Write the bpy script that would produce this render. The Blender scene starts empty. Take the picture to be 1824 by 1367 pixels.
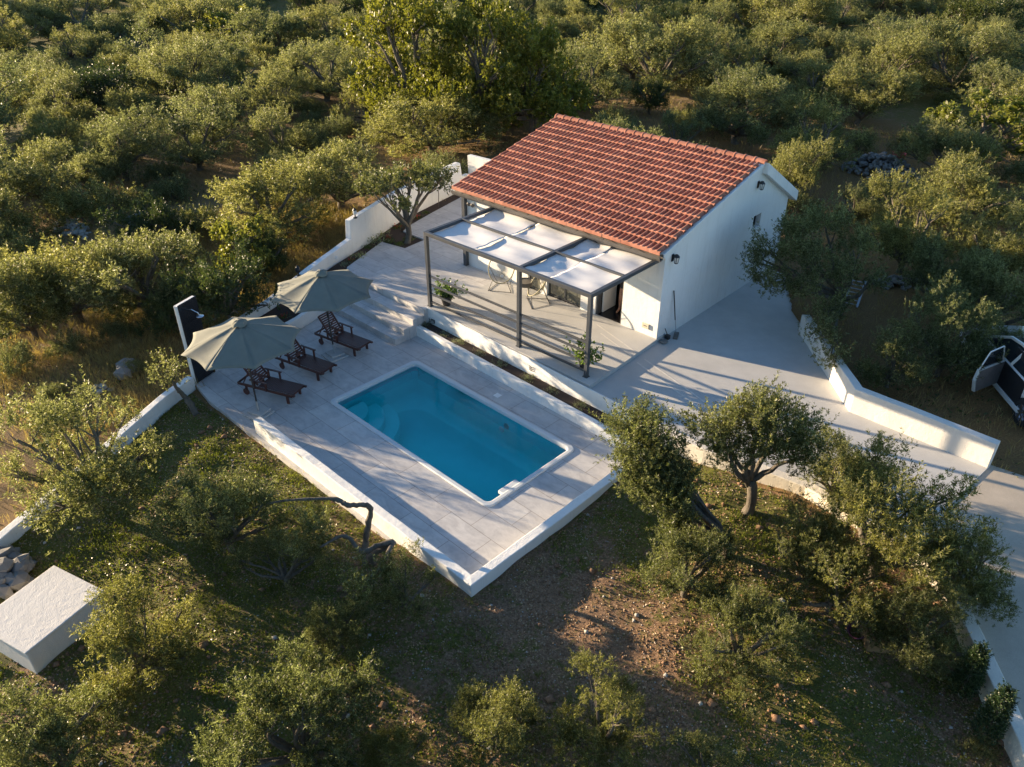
import bpy, bmesh, math, random
import numpy as np
from mathutils import Vector, Matrix
scene = bpy.context.scene
COL = scene.collection
R = math.radians
# ------------------------------------------------------------------ camera
CAM = np.array([15.015, -8.663, 11.2])
FWD = np.array([-0.587, 0.605, -0.538]); FWD /= np.linalg.norm(FWD)
RIGHT = np.cross(FWD, [0, 0, 1]); RIGHT /= np.linalg.norm(RIGHT)
UP = np.cross(RIGHT, FWD)
F_PX = 1388.9
cam = bpy.data.cameras.new('camera'); co = bpy.data.objects.new('camera', cam); COL.objects.link(co)
co.matrix_world = Matrix(((RIGHT[0], UP[0], -FWD[0], CAM[0]), (RIGHT[1], UP[1], -FWD[1], CAM[1]), (RIGHT[2], UP[2], -FWD[2], CAM[2]), (0, 0, 0, 1)))
cam.sensor_width = 36; cam.lens = F_PX / 1824 * 36; cam.clip_end = 2000; cam.clip_start = .1
scene.camera = co
# ------------------------------------------------------------------ light
SUN_EL, SUN_AZ = R(9.8), R(18.5)
w = bpy.data.worlds.new('World'); scene.world = w; w.use_nodes = True
nt = w.node_tree; sky = nt.nodes.new('ShaderNodeTexSky'); sky.sky_type = 'NISHITA'; sky.sun_disc = False
sky.sun_elevation = SUN_EL; sky.sun_rotation = R(270) - SUN_AZ
sky.air_density = 1.0; sky.dust_density = .4; sky.ozone_density = 3.0
bg = nt.nodes['Background']; nt.links.new(sky.outputs[0], bg.inputs[0]); bg.inputs[1].default_value = .085
sun = bpy.data.lights.new('sun', 'SUN'); sun.energy = 5.0; sun.angle = R(.5); sun.color = (1, .77, .50)
so = bpy.data.objects.new('sun', sun); COL.objects.link(so)
sd = Vector((math.cos(SUN_AZ) * math.cos(SUN_EL), math.sin(SUN_AZ) * math.cos(SUN_EL), -math.sin(SUN_EL)))
so.rotation_euler = sd.to_track_quat('-Z', 'Y').to_euler()
scene.view_settings.view_transform = 'Standard'; scene.view_settings.look = 'None'
scene.view_settings.exposure = 1.78; scene.view_settings.gamma = 1

def ray(px, py):
    return FWD + RIGHT * (px - 912) / F_PX - UP * (py - 683.5) / F_PX
def un(px, py, z=0.):
    r = ray(px, py); t = (z - CAM[2]) / r[2]; return CAM + r * t

# ------------------------------------------------------------------ helpers
def tag(o, label=None, cat=None, group=None, kind=None):
    if label: o['label'] = label
    if cat: o['category'] = cat
    if group: o['group'] = group
    if kind: o['kind'] = kind
    return o
def thing(name, loc, label, cat, rz=0, group=None):
    o = bpy.data.objects.new(name, None); COL.objects.link(o); o.empty_display_size = .2
    o.location = loc; o.rotation_euler = (0, 0, rz); return tag(o, label, cat, group)
def obj(name, me, mat=None, parent=None):
    o = bpy.data.objects.new(name, me); COL.objects.link(o)
    if mat and not me.materials: me.materials.append(mat)
    if parent: o.parent = parent
    return o
class MB:
    def __init__(s): s.v = []; s.f = []
    def add(s, vs, fs):
        n = len(s.v); s.v += [tuple(map(float, v)) for v in vs]; s.f += [tuple(n + i for i in f) for f in fs]; return s
    def box(s, c, d, rz=0, m=None):
        x, y, z = d[0] / 2, d[1] / 2, d[2] / 2
        vs = [(a * x, b * y, e * z) for e in (-1, 1) for a, b in ((-1, -1), (1, -1), (1, 1), (-1, 1))]
        M = m if m is not None else Matrix.Rotation(rz, 3, 'Z')
        vs = [tuple((M @ Vector(v)) + Vector(c)) for v in vs]
        return s.add(vs, [(3, 2, 1, 0), (4, 5, 6, 7), (0, 1, 5, 4), (1, 2, 6, 5), (2, 3, 7, 6), (3, 0, 4, 7)])
    def beam(s, a, b, w, h):
        a, b = Vector(a), Vector(b); d = b - a; L = d.length; d.normalize()
        u = Vector((0, 0, 1)) if abs(d.z) < .95 else Vector((0, 1, 0))
        y = u.cross(d).normalized(); z = d.cross(y)
        M = Matrix((d, y, z)).transposed()
        return s.box((a + b) / 2, (L, w, h), m=M)
    def tube(s, pts, rad, n=8, cap=True):
        pts = [Vector(p) for p in pts]; k = len(pts)
        if not hasattr(rad, '__len__'): rad = [rad] * k
        vs = []; ref = Vector((.13, .21, .97))
        for i, p in enumerate(pts):
            d = (pts[min(i + 1, k - 1)] - pts[max(i - 1, 0)])
            d = d.normalized() if d.length > 1e-9 else Vector((0, 0, 1))
            if i == 0:
                x = ref.cross(d)
                if x.length < .1: x = Vector((1, 0, 0)).cross(d)
                x.normalize()
            else: x = (x - d * x.dot(d)).normalized()
            y = d.cross(x)
            for j in range(n):
                a = 2 * math.pi * j / n; vs.append(p + (x * math.cos(a) + y * math.sin(a)) * rad[i])
        fs = [(i * n + j, i * n + (j + 1) % n, (i + 1) * n + (j + 1) % n, (i + 1) * n + j) for i in range(k - 1) for j in range(n)]
        if cap: fs += [tuple(range(n - 1, -1, -1)), tuple((k - 1) * n + j for j in range(n))]
        return s.add(vs, fs)
    def branch(s, pts, rad, n=8, sub=6, seed=0):
        rg_ = random.Random(seed); P = [Vector(p) for p in pts]; P = [P[0] * 2 - P[1]] + P + [P[-1] * 2 - P[-2]]; rad = [rad[0]] + list(rad) + [rad[-1]]; o_, r_ = [], []
        for i in range(1, len(P) - 2):
            for k in range(sub):
                t_ = k / sub; a, b, c, d = P[i - 1:i + 3]
                o_.append(.5 * ((2 * b) + (c - a) * t_ + (2 * a - 5 * b + 4 * c - d) * t_ ** 2 + (3 * b - a - 3 * c + d) * t_ ** 3) + Vector((rg_.uniform(-1, 1), rg_.uniform(-1, 1), rg_.uniform(-1, 1))) * rad[i] * .18)
                r_.append((rad[i] + (rad[i + 1] - rad[i]) * t_) * rg_.uniform(.85, 1.18))
        o_.append(P[-2]); r_.append(rad[-1]); return s.tube(o_, r_, n)
    def prism(s, poly, z0, z1):
        ar = sum(poly[i][0] * poly[(i + 1) % len(poly)][1] - poly[(i + 1) % len(poly)][0] * poly[i][1] for i in range(len(poly)))
        if ar < 0: poly = poly[::-1]
        n = len(poly)
        return s.add([(x, y, z0) for x, y in poly] + [(x, y, z1) for x, y in poly],
                     [tuple(range(n - 1, -1, -1)), tuple(range(n, 2 * n))] + [(i, (i + 1) % n, n + (i + 1) % n, n + i) for i in range(n)])
    def lathe(s, prof, c=(0, 0, 0), n=20, m=None):
        vs = []
        for r, z in prof:
            for j in range(n):
                a = 2 * math.pi * j / n; v = Vector((r * math.cos(a), r * math.sin(a), z))
                if m is not None: v = m @ v
                vs.append(v + Vector(c))
        fs = [(i * n + j, i * n + (j + 1) % n, (i + 1) * n + (j + 1) % n, (i + 1) * n + j) for i in range(len(prof) - 1) for j in range(n)]
        return s.add(vs, fs)
    def mesh(s, name='m', smooth=False):
        me = bpy.data.meshes.new(name); me.from_pydata(s.v, [], s.f); me.update()
        if smooth: me.polygons.foreach_set('use_smooth', [True] * len(me.polygons))
        return me
    def build(s, name, mat=None, parent=None, smooth=False, bevel=0):
        o = obj(name, s.mesh(name, smooth), mat, parent)
        if bevel:
            b = o.modifiers.new('bevel', 'BEVEL'); b.width = bevel; b.segments = 2; b.limit_method = 'ANGLE'; b.angle_limit = R(35)
        return o
def npmesh(name, V, Q, smooth=False):
    me = bpy.data.meshes.new(name); V = np.ascontiguousarray(V, np.float32); Q = np.ascontiguousarray(Q, np.int32); k = Q.shape[1]
    me.vertices.add(len(V)); me.vertices.foreach_set('co', V.ravel())
    me.loops.add(Q.size); me.loops.foreach_set('vertex_index', Q.ravel())
    me.polygons.add(len(Q)); me.polygons.foreach_set('loop_start', np.arange(0, Q.size, k, dtype=np.int32))
    me.polygons.foreach_set('loop_total', np.full(len(Q), k, np.int32))
    if smooth: me.polygons.foreach_set('use_smooth', np.ones(len(Q), bool))
    me.update(calc_edges=True); return me
def copy_tree(o, parent=None):
    c = o.copy(); COL.objects.link(c); c.parent = parent
    for ch in list(o.children): copy_tree(ch, c)
    return c

# ------------------------------------------------------------------ materials
class NT:
    def __init__(s, name):
        s.m = bpy.data.materials.new(name); s.m.use_nodes = True; s.t = s.m.node_tree; s.b = s.t.nodes['Principled BSDF']; s.out = s.t.nodes['Material Output']
    def n(s, ty, **k):
        x = s.t.nodes.new('ShaderNode' + ty)
        for a, b in k.items():
            if a[0] == 'i' and a[1:].isdigit(): x.inputs[int(a[1:])].default_value = b
            else: setattr(x, a, b)
        return x
    def l(s, a, b): s.t.links.new(a, b)
    def coord(s, kind='Object', scale=(1, 1, 1), rot=0):
        c = s.n('TexCoord'); m = s.n('Mapping'); m.inputs['Scale'].default_value = scale; m.inputs['Rotation'].default_value = (0, 0, rot)
        s.l(c.outputs[kind], m.inputs[0]); return m.outputs[0]
    def noise(s, v, scale, detail=4, rough=.55, dist=0):
        x = s.n('TexNoise'); x.inputs['Scale'].default_value = scale; x.inputs['Detail'].default_value = detail; x.inputs['Roughness'].default_value = rough; x.inputs['Distortion'].default_value = dist
        s.l(v, x.inputs['Vector']); return x.outputs['Fac']
    def ramp(s, v, stops):
        x = s.n('ValToRGB'); e = x.color_ramp.elements
        while len(e) > 1: e.remove(e[0])
        e[0].position = stops[0][0]; e[0].color = (*stops[0][1], 1)
        for p, c in stops[1:]: q = e.new(p); q.color = (*c, 1)
        s.l(v, x.inputs[0]); return x.outputs[0]
    def mix(s, f, a, b, mode='MIX'):
        x = s.n('Mix', data_type='RGBA', blend_type=mode)
        for i, q in ((0, f), (6, a), (7, b)):
            if isinstance(q, (int, float)): x.inputs[i].default_value = q
            elif isinstance(q, tuple): x.inputs[i].default_value = (*q, 1)
            else: s.l(q, x.inputs[i])
        return x.outputs[2]
    def math(s, op, a, b=0.):
        x = s.n('Math', operation=op)
        for i, q in enumerate((a, b)):
            if isinstance(q, (int, float)): x.inputs[i].default_value = q
            else: s.l(q, x.inputs[i])
        return x.outputs[0]
    def bump(s, h, st=.3, dist=.02):
        x = s.n('Bump'); x.inputs['Strength'].default_value = st; x.inputs['Distance'].default_value = dist
        s.l(h, x.inputs['Height']); s.l(x.outputs[0], s.b.inputs['Normal']); return x
    def col(s, c):
        if isinstance(c, tuple): s.b.inputs['Base Color'].default_value = (*c, 1)
        else: s.l(c, s.b.inputs['Base Color'])
    def rough(s, r):
        if isinstance(r, float): s.b.inputs['Roughness'].default_value = r
        else: s.l(r, s.b.inputs['Roughness'])
def simple(name, c, rough=.6, metal=0., var=.12, scale=12, bump=.1):
    t = NT(name); v = t.coord(); n = t.noise(v, scale)
    t.col(t.ramp(n, [(.3, tuple(x * (1 - var) for x in c)), (.7, tuple(min(1, x * (1 + var)) for x in c))]))
    t.rough(rough); t.b.inputs['Metallic'].default_value = metal
    if bump: t.bump(t.noise(v, scale * 5), bump, .01)
    return t.m
def plaster(name, c, dirt=(.55, .50, .42)):
    t = NT(name); v = t.coord(); n = t.noise(v, 1.3, 5, .6); n2 = t.noise(v, 45, 3)
    k = t.ramp(t.noise(v, .55, 7, .68), [(.55, (0, 0, 0)), (.85, (.35, .35, .35))])
    base = t.ramp(n, [(.3, tuple(x * .93 for x in c)), (.7, c)])
    vs_ = t.coord(scale=(5, 5, .5)); sk = t.ramp(t.noise(vs_, 1.6, 6, .7), [(.52, (0, 0, 0)), (.72, (.30, .30, .30))])
    sp = t.ramp(t.noise(v, 3.4, 8, .75), [(.60, (0, 0, 0)), (.72, (.28, .28, .28))])
    cc = t.mix(k, base, dirt); cc = t.mix(sk, cc, (.50, .48, .44)); cc = t.mix(sp, cc, (.45, .38, .30)); t.col(cc); t.rough(.9)
    t.bump(t.math('ADD', n2, t.math('MULTIPLY', t.noise(v, 9, 3), 1.2)), .55, .012); return t.m
M = {}
M['white'] = plaster('white_plaster', (.80, .80, .78))
M['offwhite'] = plaster('off_white_plaster', (.70, .675, .63))
M['cream'] = plaster('cream_plaster', (.76, .70, .60))
M['concrete'] = None
def concrete(name, a, b, sc=1.6, spot=.7):
    t = NT(name); v = t.coord(); n = t.noise(v, sc, 8, .65); f = t.noise(v, 60, 4, .7); big = t.noise(v, .28, 4, .6)
    base = t.mix(t.ramp(big, [(.35, (0, 0, 0)), (.7, (1, 1, 1))]), a, b)
    c = t.mix(.35, base, t.ramp(n, [(.3, tuple(x * .72 for x in a)), (.75, tuple(min(1, x * 1.12) for x in b))]))
    vo = t.n('TexVoronoi'); vo.inputs['Scale'].default_value = 7; t.l(v, vo.inputs['Vector'])
    sp = t.ramp(vo.outputs['Distance'], [(.03, (spot, spot, spot)), (.07, (1, 1, 1))])
    c = t.mix(1., c, sp, 'MULTIPLY'); c = t.mix(.35, c, t.ramp(f, [(.35, (.6, .6, .6)), (.65, (1, 1, 1))]), 'MULTIPLY')
    t.col(c); t.rough(.93); t.bump(f, .35, .01); return t.m
M['concrete'] = concrete('light_concrete', (.50, .50, .49), (.56, .55, .53))
M['road'] = concrete('rough_road_concrete', (.46, .40, .32), (.54, .47, .38), 2.5, .6)
def paver(name, rot=0.):
    t = NT(name); v = t.coord(rot=rot)
    br = t.n('TexBrick'); br.offset = .5; br.inputs['Scale'].default_value = 1; br.inputs['Brick Width'].default_value = 1.2; br.inputs['Row Height'].default_value = .6
    br.inputs['Mortar Size'].default_value = .006; br.inputs['Mortar Smooth'].default_value = .2; br.inputs['Bias'].default_value = 0
    br.inputs['Color1'].default_value = (.60, .595, .585, 1); br.inputs['Color2'].default_value = (.52, .512, .508, 1); br.inputs['Mortar'].default_value = (.27, .24, .215, 1)
    t.l(v, br.inputs['Vector'])
    v2 = t.coord(scale=(1.3, 2.6, 1), rot=rot); st = t.noise(v2, 1.5, 8, .68, 1.2); cl = t.noise(v, 1.1, 5, .6, .5)
    c = t.mix(.75, br.outputs[0], t.ramp(st, [(.3, (.62, .61, .62)), (.5, (.9, .89, .88)), (.72, (1.12, 1.1, 1.08))]), 'MULTIPLY')
    c = t.mix(.6, c, t.ramp(cl, [(.3, (.78, .78, .8)), (.7, (1.06, 1.05, 1.03))]), 'MULTIPLY')
    t.col(c); t.rough(t.math('ADD', t.math('MULTIPLY', st, .3), .45))
    h = t.math('ADD', t.math('MULTIPLY', br.outputs['Fac'], -1.2), t.math('MULTIPLY', st, .3)); t.bump(h, .35, .006); return t.m
M['paver'] = paver('travertine_pavers')
M['dark_metal'] = simple('anthracite_metal', (.075, .08, .088), .42, .2, .1, 6, .03)
M['gutter'] = simple('brown_grey_gutter', (.12, .11, .10), .5, .2, .1, 4, .03)
M['black'] = simple('black_paint', (.02, .02, .022), .45, 0, .2, 8, .05)
M['steel'] = simple('brushed_steel', (.6, .6, .62), .25, 1., .05, 10, .02)
M['galv'] = simple('galvanised_grey', (.4, .42, .44), .4, .7, .1, 10, .05)
M['fabric'] = None
t = NT('white_shade_cloth'); v = t.coord(scale=(1, 1, 1)); t.col(t.ramp(t.noise(v, 3, 5), [(.3, (.82, .805, .80)), (.7, (.88, .87, .86))])); t.rough(.95)
tr = t.n('BsdfTranslucent'); tr.inputs[0].default_value = (.8, .78, .75, 1); mx = t.n('MixShader'); mx.inputs[0].default_value = .25
t.l(t.b.outputs[0], mx.inputs[1]); t.l(tr.outputs[0], mx.inputs[2]); t.l(mx.outputs[0], t.out.inputs[0])
v2 = t.coord(scale=(60, 4, 1)); t.bump(t.noise(v2, 1.2, 3), .25, .01); M['fabric'] = t.m
def parasol_cloth():
    t = NT('grey_green_canvas'); v = t.coord(); t.col(t.ramp(t.noise(v, 2.2, 6, .6), [(.3, (.165, .17, .145)), (.7, (.205, .21, .178))])); t.rough(.95)
    tr = t.n('BsdfTranslucent'); tr.inputs[0].default_value = (.25, .25, .2, 1); mx = t.n('MixShader'); mx.inputs[0].default_value = .03
    t.l(t.b.outputs[0], mx.inputs[1]); t.l(tr.outputs[0], mx.inputs[2]); t.l(mx.outputs[0], t.out.inputs[0])
    t.bump(t.noise(v, 160, 2), .3, .004); return t.m
M['canvas'] = parasol_cloth()
def wood(name, a, b):
    t = NT(name); v = t.coord(scale=(2, 30, 30)); t.col(t.ramp(t.noise(v, 1, 5), [(.3, a), (.7, b)])); t.rough(.4); t.bump(t.noise(v, 2, 3), .2, .004); return t.m
M['wood'] = wood('dark_red_hardwood', (.045, .014, .010), (.095, .030, .020))
M['crate_wood'] = wood('weathered_slats', (.20, .12, .06), (.34, .22, .12))
def tile_mat():
    t = NT('terracotta_tiles'); v = t.coord(); vo = t.n('TexVoronoi'); vo.inputs['Scale'].default_value = 3.2; t.l(v, vo.inputs['Vector'])
    n = t.noise(v, 4, 6, .65); c = t.mix(.4, t.ramp(n, [(.25, (.29, .100, .060)), (.5, (.40, .148, .090)), (.75, (.53, .235, .160))]), t.ramp(vo.outputs['Color'], [(.2, (.26, .090, .055)), (.8, (.55, .245, .165))]))
    sp = t.ramp(t.noise(v, 2.2, 9, .8), [(.52, (0, 0, 0)), (.68, (.6, .6, .6))]); c = t.mix(sp, c, (.33, .19, .13))
    t.col(c); t.rough(.8); t.bump(t.noise(v, 70, 3), .3, .006); return t.m
M['tile'] = tile_mat()
def dark_tile(name, rot=0., sx=.6, sy=.3):
    t = NT(name); c0 = t.n('TexCoord'); m = t.n('Mapping'); m.inputs['Rotation'].default_value = (R(90), 0, 0); t.l(c0.outputs['Object'], m.inputs[0]); v = m.outputs[0]
    n = t.noise(v, 3, 9, .6, 2.5); t.col(t.ramp(n, [(.488, (.012, .012, .014)), (.495, (.045, .04, .035)), (.502, (.014, .014, .016))])); t.rough(.25); return t.m
M['dark_tile'] = dark_tile('black_marble_tile')
M['soil'] = concrete('dark_mulch', (.035, .022, .016), (.06, .036, .025), 12, .5)
M['clod'] = concrete('red_brown_clods', (.17, .095, .052), (.30, .18, .11), 9, .7)
M['stone'] = concrete('pale_limestone', (.34, .33, .30), (.46, .44, .40), 4, .7)
M['dark_stone'] = concrete('grey_field_stone', (.17, .165, .155), (.26, .25, .235), 4, .7)
M['umb_base'] = concrete('granite_slab', (.42, .42, .41), (.50, .49, .48), 6, .6)
M['rubber'] = simple('rubber', (.02, .02, .02), .8)
M['purple'] = simple('purple_plastic', (.06, .012, .03), .4)
M['red'] = simple('red_plastic', (.35, .03, .03), .5)
M['cord'] = simple('olive_cord', (.28, .25, .15), .6)
M['skin'] = simple('skin', (.45, .24, .16), .55, 0, .05, 5, 0)
M['cloth_dark'] = simple('dark_cloth', (.03, .03, .035), .9)
M['hair'] = simple('brown_hair', (.05, .03, .02), .7)
t = NT('dark_glass'); t.col((.02, .025, .03)); t.rough(.04); M['glass'] = t.m
M['car_trim'] = simple('grey_door_trim', (.13, .13, .135), .6)
t = NT('reflective_glass'); t.col((.10, .105, .085)); t.rough(.06); t.b.inputs['Metallic'].default_value = .0; t.b.inputs['IOR'].default_value = 1.9; M['door_glass'] = t.m
t = NT('white_car_paint'); t.col((.72, .72, .70)); t.rough(.25); t.b.inputs['Coat Weight'].default_value = .6; M['car'] = t.m
t = NT('frosted_lamp_glass'); t.col((.6, .6, .58)); t.rough(.3); M['lampglass'] = t.m
t = NT('white_plastic'); t.col((.8, .8, .78)); t.rough(.35); M['wplastic'] = t.m
t = NT('beige_plaque'); t.col((.55, .50, .40)); t.rough(.6); M['plaque'] = t.m
# pool
t = NT('pool_coping_gelcoat'); t.col((.60, .63, .64)); t.rough(.4); M['coping'] = t.m
t = NT('pool_shell_gelcoat'); v = t.coord(); t.col(t.ramp(t.noise(v, 1.2, 3), [(.3, (.14, .90, .86)), (.7, (.20, .96, .92))])); t.rough(.4); M['shell'] = t.m
t = NT('pool_water'); t.t.nodes.remove(t.b)
tp = t.n('BsdfTransparent'); tp.inputs[0].default_value = (.93, .98, 1, 1); gl = t.n('BsdfGlossy'); gl.inputs[1].default_value = .02; fr = t.n('Fresnel'); fr.inputs[0].default_value = 1.33
mx = t.n('MixShader'); t.l(fr.outputs[0], mx.inputs[0]); t.l(tp.outputs[0], mx.inputs[1]); t.l(gl.outputs[0], mx.inputs[2]); t.l(mx.outputs[0], t.out.inputs[0])
v = t.coord(); bp = t.n('Bump'); bp.inputs['Strength'].default_value = .12; bp.inputs['Distance'].default_value = .03; t.l(t.noise(v, 5, 3), bp.inputs['Height']); t.l(bp.outputs[0], gl.inputs['Normal']); t.l(bp.outputs[0], fr.inputs['Normal'])
va = t.n('VolumeAbsorption'); va.inputs[0].default_value = (.0, .95, .975, 1); va.inputs[1].default_value = .6; t.l(va.outputs[0], t.out.inputs['Volume']); M['water'] = t.m

def leaf_mat(name, front, back, lum=.35, rnd=.35):
    t = NT(name); v = t.coord(); oi = t.n('ObjectInfo'); ge = t.n('NewGeometry')
    n = t.noise(v, 1.1, 4, .6); n2 = t.noise(v, 14, 2)
    f = t.mix(t.ramp(n2, [(.35, (0, 0, 0)), (.65, (1, 1, 1))]), tuple(x * .72 for x in front), tuple(x * 1.3 for x in front))
    c = t.mix(ge.outputs['Backfacing'], f, back)
    c = t.mix(.8, c, t.ramp(n, [(.3, (.6, .64, .68)), (.7, (1.3, 1.25, 1.05))]), 'MULTIPLY')
    c = t.mix(rnd * 2, c, t.ramp(oi.outputs['Random'], [(0, (.72, .80, .82)), (.5, (1, 1, .95)), (1, (1.25, 1.15, .82))]), 'MULTIPLY')
    t.col(c); t.rough(.42); t.b.inputs['Specular IOR Level'].default_value = .42
    tr = t.n('BsdfTranslucent'); t.l(t.mix(1., c, (1.5, 1.6, .9), 'MULTIPLY'), tr.inputs[0]); mx = t.n('MixShader'); mx.inputs[0].default_value = lum
    t.l(t.b.outputs[0], mx.inputs[1]); t.l(tr.outputs[0], mx.inputs[2]); t.l(mx.outputs[0], t.out.inputs[0]); return t.m
M['olive'] = leaf_mat('olive_leaves', (.092, .100, .038), (.28, .28, .18), .50)
M['pale'] = leaf_mat('pale_green_leaves', (.17, .165, .022), (.20, .19, .045), .42)
M['fig'] = leaf_mat('fig_leaves', (.17, .17, .03), (.22, .22, .07), .42)
M['dark_leaf'] = leaf_mat('dark_green_leaves', (.05, .07, .022), (.08, .10, .04), .3)
M['cypress'] = leaf_mat('cypress_scales', (.035, .06, .022), (.05, .08, .03), .2)
M['carob'] = leaf_mat('round_leaves', (.10, .115, .05), (.17, .18, .10), .3)
M['weed'] = leaf_mat('weed_leaves', (.13, .155, .018), (.16, .18, .035), .35, 0)
M['dry'] = leaf_mat('dry_grass_blades', (.30, .22, .09), (.34, .26, .12), .35, 0)
M['litter'] = leaf_mat('dead_leaf_litter', (.30, .19, .11), (.38, .27, .17), .1, 0)
M['lavender'] = leaf_mat('grey_green_leaves', (.20, .23, .17), (.25, .28, .22), .3)
M['agave'] = leaf_mat('light_striped_leaves', (.30, .34, .20), (.32, .36, .22), .3)
M['flower'] = leaf_mat('red_petals', (.45, .03, .04), (.5, .05, .06), .3, 0)
M['pot_leaf'] = leaf_mat('glossy_pot_leaves', (.08, .13, .03), (.12, .17, .05), .35)
def bark(name, a, b):
    t = NT(name); v = t.coord(scale=(1, 1, .35)); n = t.noise(v, 9, 7, .7); t.col(t.ramp(n, [(.3, a), (.7, b)])); t.rough(.95); t.bump(n, .9, .05); return t.m
M['bark'] = bark('grey_brown_bark', (.07, .055, .042), (.19, .165, .13))
def ground_mat():
    t = NT('garden_ground'); v = t.coord(); at = t.n('Attribute'); at.attribute_name = 'zone'
    sep = t.n('SeparateColor'); t.l(at.outputs['Color'], sep.inputs[0])
    fine = t.noise(v, 28, 6, .75); mid = t.math('ADD', t.math('MULTIPLY', t.noise(v, 2.2, 8, .75), .6), t.math('MULTIPLY', t.noise(v, 9, 4, .7), .4)); big = t.noise(v, .45, 5, .6)
    vo = t.n('TexVoronoi'); vo.inputs['Scale'].default_value = 26; t.l(v, vo.inputs['Vector'])
    soil = t.ramp(fine, [(.3, (.085, .046, .024)), (.5, (.23, .130, .070)), (.68, (.44, .285, .175))])
    soil = t.mix(.35, soil, t.ramp(vo.outputs['Color'], [(.2, (.11, .062, .032)), (.8, (.44, .29, .18))]))
    green = t.ramp(fine, [(.3, (.050, .052, .010)), (.55, (.13, .130, .020)), (.75, (.21, .19, .045))])
    gold = t.ramp(fine, [(.3, (.11, .066, .026)), (.55, (.25, .15, .055)), (.75, (.40, .25, .095))])
    gm = t.ramp(t.math('ADD', mid, t.math('MULTIPLY', t.math('SUBTRACT', sep.outputs[0], .5), .42)), [(.47, (0, 0, 0)), (.56, (1, 1, 1))])
    c = t.mix(gm, soil, green)
    gd = t.ramp(t.math('ADD', t.math('MULTIPLY', mid, .6), t.math('ADD', t.math('MULTIPLY', big, .5), t.math('SUBTRACT', sep.outputs[1], .62))), [(.40, (0, 0, 0)), (.56, (1, 1, 1))])
    c = t.mix(gd, c, gold); t.col(c); t.rough(.95)
    t.bump(t.math('ADD', fine, t.math('MULTIPLY', mid, 1.5)), 1., .06); return t.m
M['ground'] = ground_mat()

# ------------------------------------------------------------------ terrain
CP = np.array([(7.6, -2.3, .10), (3.5, -2.4, -.10), (0, -2.5, -.12), (-2.4, -2.6, -.12), (-2.9, -4, -.2), (7.8, 1, .16), (7.8, 3.2, .28), (10, 3.2, .42), (10.5, 4, .46), (13.3, 3.6, .40), (15, 2, .15), (16.5, 0, -.05),
    (8, -6, -.05), (2, -6, -.2), (12, -1, .12), (5, -9, -.25), (14, -5, -.05), (9, 0, .15), (12, 2, .3), (10.5, 9.5, .72), (13.5, 9.5, .62), (13, 12, .7), (8, 12.5, .72), (9.5, 10.8, .72), (4.5, 15, .75), (-2, 15, .75), (-8, 15, .7),
    (-9.5, 12, .6), (-9, 8, .4), (-7.5, 4, .1), (-6.2, 1, 0), (-5, -1, -.1), (-4.2, -2.5, -.12), (-12, 0, -.6), (-20, 8, -.7), (-28, -6, -1.4), (-30, 25, .3), (-10, 30, .9), (10, 30, .9), (0, 60, 1.4), (-60, 60, 2.), (-90, 20, 1.8), (30, 60, 1.5), (24, 10, .6), (22, 0, .0), (-10, -15, -.9), (10, -20, -.4), (-45, -10, -1.6), (-45, 8, -1.2)])
def gh(x, y):
    x = np.asarray(x, float); y = np.asarray(y, float); s = x.shape; P = np.stack([x.ravel(), y.ravel()], 1)
    out = np.zeros(len(P)); 
    for i in range(0, len(P), 20000):
        d2 = ((P[i:i + 20000, None, :] - CP[None, :, :2]) ** 2).sum(-1) + .15; wt = d2 ** -1.6
        out[i:i + 20000] = (wt @ CP[:, 2]) / wt.sum(1)
    P0, P1 = P[:, 0], P[:, 1]
    out += .03 * np.sin(P0 * 1.3 + np.sin(P1 * .9) * 2) * np.cos(P1 * 1.1 + 1) + .015 * np.sin(P0 * 3.7 + P1 * 2.9) + .01 * np.sin(P0 * 7.1 - P1 * 6.3)
    return out.reshape(s)
def g1(x, y): return float(gh(np.array([x]), np.array([y]))[0])
def inpoly(x, y, poly):
    c = np.zeros(x.shape, bool); n = len(poly)
    for i in range(n):
        x1, y1 = poly[i]; x2, y2 = poly[(i + 1) % n]
        k = ((y1 > y) != (y2 > y)) & (x < (x2 - x1) * (y - y1) / (y2 - y1 + 1e-12) + x1); c ^= k
    return c
HA = .026; HO = (4.857, 7.481)
def H(u, n, z=0): return (HO[0] + u * math.cos(HA) - n * math.sin(HA), HO[1] + u * math.sin(HA) + n * math.cos(HA), z)
CARVE = [
    [(-2.2, -1.95), (7.38, -1.88), (7.38, 4.15), (10.6, 4.65), (12.6, 4.5), (12.9, 7.98), (10.1, 7.98), (7.52, 10.8), (6.6, 11.85), (5.1, 14.2), (-8.1, 12.9), (-7.1, 8.3), (-5.6, 4.0), (-4.95, .8), (-4.4, -.3), (-3.4, -1.8)],
]
CUTROAD = [(12.6, 4.4), (13.75, 4.2), (15.75, 1.75), (17.3, -.6), (24, -2), (22.5, 3), (20.7, 5.9), (17.8, 7.6), (14.4, 8.1), (12.6, 7.95)]
def axis(a, b, step, lo, hi, grow=1.12, mx=2.5):
    c = list(np.arange(a, b, step)); s = step; x = a
    L = []
    while x > lo: s = min(s * grow, mx); x -= s; L.append(x)
    s = step; x = c[-1]; U = []
    while x < hi: s = min(s * grow, mx); x += s; U.append(x)
    return np.array(L[::-1] + c + U)
X = axis(-10, 17.5, .11, -170, 90); Y = axis(-9.5, 14.5, .11, -60, 170)
GX, GY = np.meshgrid(X, Y); GZ = gh(GX, GY)
far = np.hypot(GX - 3, GY - 3)
GZ = GZ + np.clip((far - 12) / 30, 0, 1) * .25 * (np.sin(GX * .35) * np.sin(GY * .3 + 1))
for p in CARVE: GZ = np.where(inpoly(GX, GY, p), -2.7, GZ)
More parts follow.
